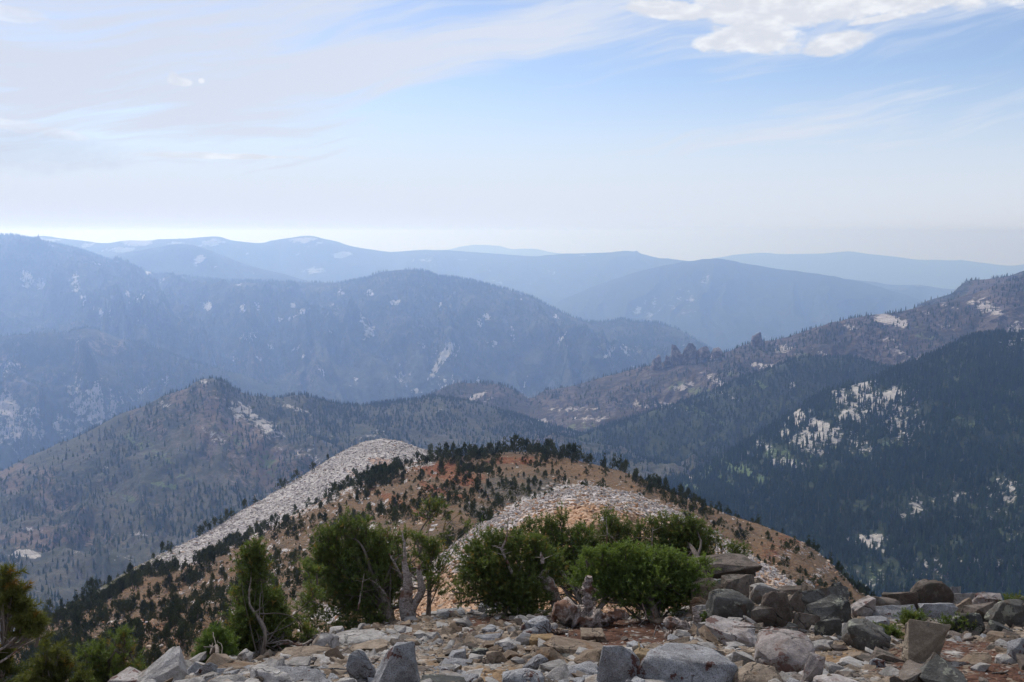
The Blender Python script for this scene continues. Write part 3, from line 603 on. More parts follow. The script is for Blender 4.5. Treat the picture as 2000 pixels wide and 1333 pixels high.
sr = slope.blobs([(640, 1200, 40, 18, -20, .8), (480, 1270, 60, 18, -10, .7), (1110, 955, 30, 8, 0, .5), (1540, 1080, 60, 12, 35, .35), (1600, 1120, 60, 12, 40, .45), (880, 975, 18, 5, 0, .4), (250, 1240, 120, 30, -20, .35), (600, 985, 30, 6, -22, .5), (440, 1050, 60, 6, -26, .6), (1480, 1110, 60, 20, 38, .3)], 2, fs=14)
sg = slope.blobs([(1010, 970, 90, 34, -12, 1.0), (940, 1000, 70, 24, -20, .8), (1050, 945, 60, 14, -10, .9), (700, 1080, 90, 14, -28, .5), (560, 1150, 120, 12, -28, .4)], 3, fs=20)
sb = slope.blobs([(880, 925, 110, 22, -14, .9), (780, 985, 70, 12, -30, .8), (1000, 900, 50, 9, 0, .9), (860, 960, 60, 10, -20, .7), (1520, 1075, 110, 30, 35, .5), (500, 1180, 160, 12, -28, .45), (330, 1240, 100, 20, -25, .45)], 4, fs=18)
kv = slope.V*0+np.interp(slope.U, [p[0] for p in KN], [p[1] for p in KN])-slope.V
nn = fbm(slope.U/9, slope.V/6, seed=6, o=3)
sr = np.maximum(sr, np.clip(.95-kv/(16+22*nn), 0, .9)*(kv > -6)*(slope.U > 850)*(slope.U < 1600))
sr = np.maximum(sr, np.clip(.8-(slope.V-np.interp(slope.U, [p[0] for p in CREST], [p[1] for p in CREST]))/(12+26*nn), 0, .8)*(slope.U > 350)*(slope.U < 850))
slope.build(m_slope, rock=sr, green=sg, brown=sb)
knoll = Sheet('rocky_knoll', [
    [(700, 1420, 36), (1100, 1400, 36), (1600, 1400, 36), (1800, 1420, 36)],
    [(700, 1300, 60), (860, 1180, 66), (1000, 1100, 70), (1130, 1060, 72), (1300, 1110, 68), (1500, 1230, 60), (1800, 1350, 50)],
    [(700, 1230, 100), (800, 1135, 100), (860, 1092, 105), (900, 1057, 108), (950, 1020, 112), (1000, 993, 116), (1050, 970, 120), (1100, 953, 122), (1130, 949, 122), (1170, 953, 120), (1220, 965, 118), (1260, 979, 116), (1330, 1010, 112), (1400, 1052, 106), (1450, 1083, 102), (1500, 1112, 98), (1560, 1148, 94), (1620, 1190, 90), (1700, 1250, 85), (1800, 1320, 80)]],
    ur(700, 1800, 420), [60, 110], back=(.35, -.30), gully=(.9, 9, 26), rough=(1.5, 11), crestrough=.4, seed=91, label='rocky knoll of pale and orange broken stone behind the pines')
kc = knoll.V-np.interp(knoll.U, knoll.us, knoll.V[knoll.ic])
kr = np.clip(1.15-kc/44, 0, 1)*.9
kr = np.maximum(kr, knoll.blobs([(960, 1060, 50, 20, -30, .7), (1480, 1120, 60, 16, 38, .9), (1190, 1015, 24, 6, 0, 1.), (900, 1100, 60, 30, -20, .8)], 3, fs=14))
m_knoll = scree_mat('knoll_broken_stone', (((.32, .18, .10), (.42, .28, .19)), ((.36, .32, .31), (.50, .45, .43)), ((.10, .10, .06), (.14, .12, .08)), ((.15, .09, .055), (.19, .12, .075))), .38, .22)
knoll.build(m_knoll, rock=kr, brown=knoll.blobs([(1210, 1030, 80, 16, 6, 1.1), (1240, 1010, 50, 10, 6, .7)], 5, fs=16))

# ---- broken stones lying on dome and knoll
import bmesh
def rock_mesh(name, seed, dims=(1, .8, .6), pts=16, sub=2, rough=.035, boxy=.5, bev=.05, smooth=False, mats=None, wedge=None):
    """angular rock: hull of scattered points, bevelled, split and roughened; fits a box of size dims, base at z = -dims.z/2"""
    r = np.random.default_rng(seed)
    d = r.normal(size=(pts, 3)); d /= np.linalg.norm(d, axis=1)[:, None]
    q = np.sign(d)*np.abs(d)**(1-boxy*.75); q *= r.uniform(.82, 1.0, (pts, 1))
    if wedge: q[:, :2] *= (1-wedge*np.clip(q[:, 2:3]+.2, 0, 1.2))
    bm = bmesh.new()
    for p in q: bm.verts.new(p)
    h = bmesh.ops.convex_hull(bm, input=bm.verts)
    for v in [v for v in bm.verts if not v.link_faces]: bm.verts.remove(v)
    bmesh.ops.dissolve_limit(bm, angle_limit=.22, verts=bm.verts, edges=bm.edges)
    if bev: bmesh.ops.bevel(bm, geom=bm.edges[:]+bm.verts[:], offset=bev, segments=2 if sub > 1 else 1, affect='EDGES', profile=.6)
    bmesh.ops.triangulate(bm, faces=bm.faces)
    for k in range(sub):
        ln = .55/(2**k); es = [e for e in bm.edges if e.calc_length() > ln]
        bmesh.ops.subdivide_edges(bm, edges=es, cuts=1, use_grid_fill=False)
        bmesh.ops.triangulate(bm, faces=[f for f in bm.faces if len(f.verts) > 3])
    bm.verts.ensure_lookup_table()
    V = np.array([v.co[:] for v in bm.verts]); bm.normal_update(); N = np.array([v.normal[:] for v in bm.verts])
    if rough:
        o = seed*7.7
        V = V+N*(rough*fbm(V[:, 0]*2.2+o, V[:, 1]*2.2, V[:, 2]*2.2, o=4, seed=seed, g=.6)*2.2)[:, None]
        V = V-N*(rough*1.6*np.clip(ridged(V[:, 0]*1.3+o, V[:, 1]*1.3, V[:, 2]*3.0, o=3, seed=seed+3)-.72, 0, 1)*2)[:, None]
    lo, hi = V.min(0), V.max(0); V = (V-(lo+hi)/2)/(hi-lo)*np.array(dims)
    F_ = np.array([[v.index for v in f.verts] for f in bm.faces]); bm.free()
    return mesh_np(name, V, F_, mats, smooth=smooth)
def plain_stone_mat(name, ca, cb, cc):
    m, g = new_mat(name); rnd = g.new('ShaderNodeObjectInfo').outputs['Random']; pos = g.new('ShaderNodeNewGeometry').outputs['Position']
    col = g.mix(g.ss(rnd, .1, .9), ca, cb); col = g.mix(g.m('MULTIPLY', g.ss(g.m('FRACT', g.m('MULTIPLY', rnd, 7.3)), .70, .8), .85), col, cc)
    n = g.noise(pos, 6, 5, .65); col = g.mix(g.ss(n, .4, .65), col, g.mix(1., col, (.62, .6, .58), 'MULTIPLY'))
    finish(m, g, col, .93, g.bump(n, .5, .03), .15); return m
m_st_pale = plain_stone_mat('pale_broken_stone', (.30, .27, .255), (.48, .43, .41), (.22, .185, .17))
m_st_warm = plain_stone_mat('warm_broken_stone', (.34, .22, .14), (.50, .39, .30), (.30, .14, .065))
stones_c = bpy.data.collections.new('stone_models')
sk = []
for i in range(10):
    mt = m_st_pale if i < 5 else m_st_warm
    sk.append(bpy.data.objects.new('s%d' % i, rock_mesh('stone', 300+i, (1, .5+.1*(i % 5), .3+.09*(i % 4)), 12, 0, 0, .4, .06, mats=[mt])))
for o in sk: stones_c.objects.link(o)
def stones(sheet, n, dens, lo, hi, warm, name, label, p=2.5, **k):
    P, r, c = sheet.scatter(n, dens, rng, **k)
    n = len(P); h = lo+(hi-lo)*rng.random(n)**p
    wv = warm if np.isscalar(warm) else sheet.field(warm, r, c)
    idx = rng.integers(0, 5, n)+5*(rng.random(n) < wv)
    rot = np.stack([rng.normal(0, .3, n), rng.normal(0, .3, n), rng.random(n)*6.28], 1)
    P = P.copy(); P[:, 2] += .02*h
    return instancer(name, P, h, idx, stones_c, label, rot=rot)
stones(dome, 18000, np.clip(1.1-bu*.9, .08, 1), .4, 1.5, .04, 'talus_stones', 'loose pale stones covering the talus dome', umin=-100)
stones(knoll, 52000, np.clip(kr*1.2+.35-.9*knoll.blobs([(1210, 1030, 80, 16, 6, 1.3)], 5, fs=16), .05, 1.3), .08, .60, np.clip(1.25-kr*1.15, .2, 1), 'knoll_stones', 'loose pale and orange stones covering the knoll', p=3)
stones(slope, 9000, np.clip(.06+sr*1.1, 0, 1), .3, 1.1, .75, 'scree_stones', 'scattered small stones on the orange slope', p=3)

# ---- small pines of the near ridge: 300 largest in the picture as things, the rest one mass
m_kr = leaf_mat('stunted_pine_needles', (.045, .062, .030), (.13, .14, .06))
m_bark, g = new_mat('grey_brown_bark'); _p = g.new('ShaderNodeNewGeometry').outputs['Position']
_n = g.noise(g.vm('MULTIPLY', _p, (1, 1, .35)), 30, 5, .65); finish(m_bark, g, g.mix(g.ss(_n, .35, .65), (.10, .075, .06), (.22, .18, .155)), .9, g.bump(_n, .6, .02))
def small_pine(seed, n=170, lean=0, wide=.34, clumps=5, upright=True):
    r = np.random.default_rng(seed); V = []; T = []
    cs = []
    for i in range(clumps):
        z = r.uniform(.18, .8); a = r.random()*6.28; q = wide*r.uniform(.1, .75)*(1.05-z)
        cs.append((q*math.cos(a), q*math.sin(a), z, r.uniform(.10, .2)*(1.25-z*.6), r.uniform(.16, .3)))
    cs.append((0, 0, .80, .09, .2)); cs.append((r.normal()*.03, r.normal()*.03, .35, wide*.55, .3))
    for k in range(n):
        x, y, z, ra, rz = cs[r.integers(len(cs))]
        d = r.normal(size=3); d /= np.linalg.norm(d); rad = r.uniform(.55, 1.05)
        c = np.array([x+d[0]*ra*rad, y+d[1]*ra*rad, max(.03, z+d[2]*rz*rad)])
        up = np.array([d[0]*.5, d[1]*.5, 1.0]); up /= np.linalg.norm(up); L = r.uniform(.06, .12); w = r.uniform(.02, .038)
        s_ = np.cross(up, r.normal(size=3)); s_ /= np.linalg.norm(s_); t_ = np.cross(up, s_)
        b = len(V); V += [c-s_*w-up*L*.4, c+s_*w-up*L*.4, c+up*L, c+t_*w-up*L*.3, c-t_*w-up*L*.3]; T += [(b, b+1, b+2), (b+3, b+4, b+2)]
    return mesh_np('crown', np.array(V), np.array(T), [m_kr], smooth=False)
def small_trunk(seed):
    r = np.random.default_rng(seed); V = []; T = []
    for L, (z, w) in enumerate(((-.06, .028), (.35, .018), (.72, .006))):
        for i in range(5): a = 1.2566*i; V.append((w*math.cos(a)+r.normal()*.002+.02*L*(L-1), w*math.sin(a), z))
    for L in range(2):
        for i in range(5): j = (i+1) % 5; T += [(5*L+i, 5*L+j, 5*L+5+j, 5*L+5+i)]
    return mesh_np('trunk', np.array(V), np.array(T), [m_bark], smooth=True)
crowns = [small_pine(400+i, 150+10*(i % 3), wide=(.30, .36, .5, .42, .62, .8)[i], clumps=(5, 6, 7, 8, 9, 10)[i]) for i in range(6)]
trunks = [small_trunk(420+i) for i in range(2)]
sp_c = bpy.data.collections.new('small_pine_models')
for i, m in enumerate(crowns):
    o = bpy.data.objects.new('p%d' % i, m); sp_c.objects.link(o)
cv = slope.V-np.interp(slope.U, slope.us, slope.V[slope.ic])     # pixels below the crest line
U_, V_ = slope.U, slope.V
nz = fbm(slope.P[..., 0]/14, slope.P[..., 1]/14, o=3, seed=77)
td = .42+.9*nz
td = td*np.where(U_ > 1250, .55, 1)
band = np.clip(1.15-np.abs(cv-14)/(26+np.clip((500-U_)/6, 0, 60)), 0, 1)*np.clip((905-U_)/40, 0, 1)
td = np.maximum(td*1.25, 0)+.10+band*1.0*np.clip(.75+1.6*nz, .1, 1.5)
td += .7*np.clip(1-np.abs(cv)/16, 0, 1)*np.clip((U_-860)/30, 0, 1)
td += 1.3*slope.blobs([(150, 1270, 170, 60, -20, 1), (300, 1200, 90, 50, -30, .5)], 2)*np.clip(.6+nz, 0, 1)
td += 1.0*slope.blobs([(930, 925, 40, 12, 0, .8), (1120, 925, 60, 12, 20, 1), (1250, 960, 40, 10, 20, .8), (1000, 945, 90, 24, 0, .5), (500, 1230, 60, 18, 0, .6), (650, 1150, 60, 20, 0, .4)], 4)
td *= 1-.8*np.clip(slope.blobs([(1020, 893, 50, 5, 0, 1), (620, 1010, 60, 12, -24, .8), (760, 1010, 40, 10, -20, .5)], 6), 0, 1)
td *= np.clip(260/slope.P[..., 1], .8, 2.4)*np.where(cv < 45, np.clip(.55+1.9*fbm(slope.P[..., 0]/9, slope.P[..., 1]/30, o=2, seed=5), .08, 1.3), 1)
P1, r1, c1 = slope.scatter(3300, np.clip(td, .0, 4), rng, r0=30, r1=slope.ic+4)
h1 = rng.uniform(1.2, 2.9, len(P1)); 
bnd = slope.field(band, r1, c1); h1 = h1*(1+.45*np.clip(bnd, 0, 1)); cvp = slope.field(cv, r1, c1); h1 = np.where((cvp < 10), rng.uniform(1.8, 4.0, len(P1)), h1); h1 = np.where(slope.field(U_, r1, c1) > 1300, h1*.75, h1)
h1 = np.where(rng.random(len(P1)) < .3, h1*.55, h1)
# trees on the far edge of the dome
P2 = np.array([dome.find(u, v) for u, v in ((612, 922), (580, 938), (556, 951), (548, 957), (640, 902), (498, 984), (478, 996), (452, 1012), (440, 1016), (430, 1024), (418, 1030), (408, 1036), (402, 1040), (396, 1043), (392, 1046), (388, 1050), (195, 1150), (188, 1152), (180, 1158), (172, 1163), (165, 1166), (150, 1174), (160, 1168), (120, 1192), (98, 1203), (90, 1208), (330, 1078), (318, 1083), (255, 1120), (842, 886), (300, 1095),
    (178, 1180), (205, 1172), (696, 928), (718, 926), (752, 918), (690, 930), (735, 922))])
h2 = rng.uniform(2.6, 5.0, len(P2))
P3, r3, c3 = dome.scatter(90, np.clip(bu, 0, 1)+.0*bu, rng, umin=0, umax=420); h3 = rng.uniform(1.2, 3.2, len(P3))
P4 = []; h4 = []
for u, v, h in ((860, 895, 4.5), (872, 896, 5), (885, 895, 5), (896, 894, 4), (908, 894, 4.5), (918, 893, 4.5), (930, 892, 4), (942, 892, 4), (960, 890, 4.5), (975, 889, 5), (1006, 886, 6.2), (1018, 886, 5.2), (1030, 887, 5), (1042, 888, 4.8), (1068, 890, 5), (1076, 891, 5), (1100, 897, 4.5), (1112, 898, 5), (1122, 900, 5), (1132, 903, 4.5), (1180, 912, 4.2), (1200, 917, 4.5), (1212, 921, 4.5), (1222, 925, 4), (985, 888, 5), (1050, 888, 4.5), (1330, 970, 3.5), (1345, 975, 3)):
    P4.append(slope.find(u, v)); h4.append(h)
PA = np.concatenate([P1, P2, P3, np.array(P4)]); hA = np.concatenate([h1, h2, h3, np.array(h4)])
UA, VA = project(PA); px = hA*F/PA[:, 1]
vis = (UA > 0) & (UA < 2000) & (VA < 1333)
order = np.argsort(-px*vis-0.0)
P5, r5, c5 = slope.scatter(1500, np.clip(.8+1.2*nz, .1, 2)*np.clip(300/slope.P[..., 1], .8, 3), rng, r0=30, r1=slope.ic); h5 = rng.uniform(.35, .9, 1500)
def zone(u, v):
    if u < 330: return 'on the far-left foot of the ridge' if v > 1180 else 'on the grey-green far-left scree'
    if v-np.interp(u, [p[0] for p in CREST], [p[1] for p in CREST]) < 8:
        if u < 620: return 'along the lower left tree line'
        if u < 860: return 'on the tree line below the dome'
        return 'on the summit crest' if u < 1150 else 'on the right-hand skyline'
    if u > 1250: return 'on the right orange flank'
    if u > 880: return 'on the grey-brown ground above the knoll'
    if v < 1000: return 'on the top of the orange scree'
    return 'on the middle of the orange scree' if v < 1120 else 'low on the orange scree'
def ordinal(j, n, ax='left'):
    if j == 0: return 'leftmost'
    if j == n-1: return 'rightmost'
    w = ('second', 'third', 'fourth', 'fifth', 'sixth', 'seventh', 'eighth', 'ninth', 'tenth')
    return ('%s from the left' % (w[j-1] if j < 10 else str(j+1)+'th')) if j <= n//2 else ('%s from the right' % (w[n-j-2] if n-j-1 < 10 else str(n-j)+'th'))
zc = {}
hq = np.quantile(px[order[:300]], (.33, .66))
for rank, i in enumerate(order[:300]):
    h = hA[i]; k = int(rng.integers(0, 6))
    o = bpy.data.objects.new('stunted_pine', None); o.empty_display_size = .3; C.objects.link(o); o.location = Vector(PA[i]); o.rotation_euler = (0, 0, rng.random()*6.28)
    wd = rng.uniform(.85, 1.3); o.scale = (h*wd, h*wd, h)
    add_obj('crown', crowns[k], o); add_obj('trunk', trunks[k % 2], o)
    shp = ('slim', 'slim', 'bushy', 'bushy', 'spreading', 'spreading')[k]
    sz = 'low' if px[i] < hq[0] else 'medium' if px[i] < hq[1] else 'tall'
    zc.setdefault((sz, shp, zone(UA[i], VA[i])), []).append((o, UA[i]))
for (sz, shp, z), L in zc.items():
    L.sort(key=lambda t: t[1]); n = len(L)
    for j, (o, u) in enumerate(L):
        tag(o, '%s %s pine %s%s' % (sz, shp, z, ', '+ordinal(j, n) if n > 1 else ''), 'tree', 'stunted pines on the near ridge')
rest = order[300:]
PR = np.concatenate([PA[rest], P5]); hR = np.concatenate([hA[rest], h5])
instancer('pine_scrub', PR, hR, rng.integers(0, 6, len(PR)), sp_c, 'smaller dark pines dotted over the near ridge', wid=np.concatenate([rng.uniform(.85, 1.3, len(rest)), rng.uniform(1, 2.0, 1500)]))

# ---- rock pinnacles on the burnt hillside
for i, (u, v, w, h, lb) in enumerate(((1282, 722, 20, 24, 'leftmost small dark pinnacle on the burnt hillside'), (1303, 720, 12, 22, 'narrow dark pinnacle beside the leftmost one'), (1322, 719, 24, 38, 'tall blocky dark pinnacle left of the widest one'), (1348, 716, 34, 38, 'widest rounded dark pinnacle on the burnt hillside'), (1373, 712, 26, 30, 'conical purplish pinnacle right of the widest one'), (1400, 705, 22, 22, 'low rounded pinnacle right of the conical one'), (1478, 672, 20, 20, 'separate pale-topped knob right of the pinnacle row'), (1312, 722, 10, 16, 'small stub between the left dark pinnacles'), (1335, 722, 12, 26, 'thin spire against the left side of the widest pinnacle'))):
    p = place(u, v, 3240); k = 3240/F
    me = rock_mesh('rock_pinnacle', 500+i, (w*k*1.1, w*k, h*k*1.6), 14, 1, .13, .6, .03, smooth=False, mats=[m_pin] if i else None, wedge=.3) if i else None
    if i == 0:
        m_pin, g = new_mat('purplish_pinnacle_rock'); _q = g.new('ShaderNodeNewGeometry').outputs['Position']; _n = g.noise(_q, .08, 6, .7)
        finish(m_pin, g, g.mix(g.ss(_n, .4, .62), (.09, .07, .07), (.24, .20, .19)), .95, g.bump(_n, .8, 6))
        me = rock_mesh('rock_pinnacle', 500, (w*k*1.1, w*k, h*k*1.6), 14, 1, .13, .6, .03, mats=[m_pin], wedge=.3)
    o = add_obj('rock_pinnacle', me, loc=Vector(p)+Vector((0, 0, h*k*.42))); tag(o, lb, 'rock', 'dark rock pinnacles on the burnt hillside')
# ------------------------------------------------------------------ foreground ground
EDGE = [(U0, 1560, 8), (-100, 1480, 8.5), (0, 1420, 9), (120, 1372, 9.5), (220, 1335, 10), (300, 1310, 11), (400, 1297, 12), (450, 1290, 12.5), (520, 1272, 14), (600, 1255, 15), (680, 1240, 16), (740, 1226, 17), (800, 1216, 17.5), (860, 1206, 18), (940, 1200, 18.5), (1000, 1200, 18.5), (1100, 1205, 18), (1200, 1207, 17.5), (1300, 1200, 17), (1350, 1178, 17),
    (1390, 1150, 17), (1430, 1135, 17), (1470, 1140, 17), (1510, 1158, 17), (1560, 1172, 17), (1620, 1182, 17), (1680, 1200, 18), (1740, 1195, 19), (1800, 1188, 20), (1880, 1190, 20), (1950, 1198, 20), (2000, 1198, 20), (2150, 1190, 20), (U1, 1190, 20)]
ground = Sheet('stony_ground', [
    [(U0, 4200, .35), (U1, 4200, .35)], [(U0, 2400, 1.4), (U1, 2400, 1.4)],
    [(U0, 1800, 2.8), (U1, 1800, 2.8)],
    [(U0, 1620, 4.2), (200, 1520, 5.0), (1000, 1430, 6.0), (1600, 1430, 6.0), (U1, 1430, 6.0)],
    [(U0, 1580, 6), (0, 1450, 7), (250, 1365, 8), (600, 1320, 9), (1000, 1310, 9.5), (1300, 1300, 9.5), (1600, 1290, 10), (1800, 1290, 10), (2000, 1280, 10.5), (U1, 1270, 10.5)],
    [(U0, 1568, 7), (0, 1433, 8), (250, 1345, 9.2), (600, 1285, 12), (800, 1258, 13), (1000, 1250, 13), (1300, 1250, 13), (1450, 1225, 13), (1600, 1235, 13), (1800, 1240, 14), (2000, 1240, 14), (U1, 1235, 14)],
    EDGE], ur(U0, U1, 700), [10, 20, 30, 60, 60, 60], back=(.55, -.42), gully=(0, 3, 3), rough=(.16, 1.4), crestrough=.6, seed=97, label='tan gravelly ground strewn with broken rock')
gd_dirt = ground.blobs([(980, 1320, 70, 22, 0, 1.0), (1640, 1290, 60, 20, 20, 1.0), (1780, 1235, 50, 16, 0, .9), (850, 1290, 50, 20, 0, .6), (1100, 1250, 60, 10, 0, .4)], 1, fs=18)
gd_duff = ground.blobs([(1230, 1236, 110, 30, 0, 1.5), (1180, 1245, 80, 20, 0, 1.4), (930, 1215, 80, 14, 4, .9), (830, 1238, 50, 9, 0, .8), (1060, 1235, 60, 14, 0, .8), (1280, 1250, 60, 20, 10, 1.0), (560, 1265, 60, 14, -15, .8), (1830, 1285, 150, 50, 10, .9), (1500, 1215, 120, 30, 8, .8), (1930, 1320, 120, 40, 0, .9), (1730, 1240, 60, 16, 20, .6)], 2, fs=18)
m_gnd = scree_mat('tan_gravel_and_dirt', (((.16, .12, .085), (.23, .185, .145)), ((.19, .175, .16), (.27, .25, .23)), ((.17, .108, .06), (.21, .14, .082)), ((.06, .027, .017), (.09, .044, .028))), .09, .05)
ground.build(m_gnd, rock=.25+.5*fbm(ground.U/60, ground.V/30, seed=5), green=gd_dirt, brown=gd_duff)

# ------------------------------------------------------------------ rock materials (procedural, real albedos)
def rock_mat(name, a, b, speck=.5, lichen=None, lich_amt=.0, crack=.5, stain=None, sc=1.):
    m, g = new_mat(name)
    oi = g.new('ShaderNodeObjectInfo'); rnd = oi.outputs['Random']
    pos = g.vm('ADD', g.new('ShaderNodeNewGeometry').outputs['Position'], g.comb(g.m('MULTIPLY', rnd, 31.), g.m('MULTIPLY', rnd, 17.), 0.))
    n1 = g.noise(pos, 2.2*sc, 6, .62, .3); n2 = g.noise(pos, 11*sc, 6, .7); n3 = g.noise(pos, 95*sc, 3, .7)
    col = g.mix(g.ss(g.m('ADD', n1, g.m('MULTIPLY', g.m('SUBTRACT', rnd, .5), .35)), .36, .64), a, b)
    if stain: col = g.mix(g.m('MULTIPLY', g.ss(g.noise(pos, 3.4*sc, 5, .6, .6), .54, .66), .75), col, stain)
    col = g.mix(g.ss(n2, .38, .66), g.mix(1., col, (.66, .65, .64), 'MULTIPLY'), col)
    col = g.mix(g.m('MULTIPLY', g.ss(n3, .50, .60), speck), col, g.mix(1., col, (.38, .38, .42), 'MULTIPLY'))
    h = g.m('ADD', g.m('MULTIPLY', n2, .6), g.m('MULTIPLY', n3, .10))
    if lichen:
        lv = g.m('ADD', g.m('MULTIPLY', g.noise(pos, 5*sc, 3, .5), .9), g.m('MULTIPLY', g.noise(pos, 22*sc, 4, .7), .55))
        lf = g.ss(lv, 1.02-lich_amt, 1.07-lich_amt); col = g.mix(lf, col, lichen)
    vc = g.vor(g.vm('ADD', pos, g.vm('SCALE', g.noise(pos, 1.6*sc, 4, .6, out=1), .9)), 1.15*sc, 'DISTANCE_TO_EDGE')
    cr = g.ss(vc, .022, .0); cr = g.m('MULTIPLY', cr, g.ss(n1, .45, .6))
    col = g.mix(g.m('MULTIPLY', cr, crack), col, (.05, .04, .035))
    h = g.m('SUBTRACT', h, g.m('MULTIPLY', cr, .5))
    finish(m, g, col, .9, g.bump(h, .9, .06), .2)
    return m
RM = {
 'grey': rock_mat('speckled_grey_granite', (.25, .25, .26), (.37, .37, .38), .85, (.075, .035, .03), .18, .3),
 'light': rock_mat('light_granite', (.30, .28, .265), (.44, .415, .395), .45, (.10, .07, .055), .12, .4, (.24, .18, .13)),
 'tan': rock_mat('tan_weathered_rock', (.21, .155, .11), (.29, .23, .175), .35, (.10, .07, .05), .14, .5, (.21, .125, .07)),
 'dark': rock_mat('dark_lichened_rock', (.065, .067, .064), (.13, .125, .115), .4, (.22, .22, .18), .22, .7, (.10, .07, .05)),
 'brown': rock_mat('brown_weathered_rock', (.105, .08, .066), (.19, .155, .13), .4, (.07, .06, .05), .25, .6, (.20, .18, .16)),
 'lichen': rock_mat('pinkish_granite_with_maroon_lichen', (.32, .28, .265), (.44, .40, .385), .4, (.125, .075, .065), .23, .5, (.27, .21, .18)),
 'sand': rock_mat('sandy_spotted_rock', (.30, .245, .185), (.40, .345, .28), .4, (.13, .12, .11), .2, .4),
 'ochre': rock_mat('ochre_rock', (.28, .185, .095), (.29, .215, .13), .3, (.18, .10, .05), .16, .4)}
WORD = {'grey': 'speckled grey', 'light': 'pale grey', 'tan': 'tan', 'dark': 'dark grey-green', 'brown': 'brownish', 'lichen': 'lichen-blotched', 'ochre': 'ochre', 'sand': 'sandy'}
FK = lambda p: float(p[1]*cp-p[2]*sp)/F          # metres per photo pixel at a point
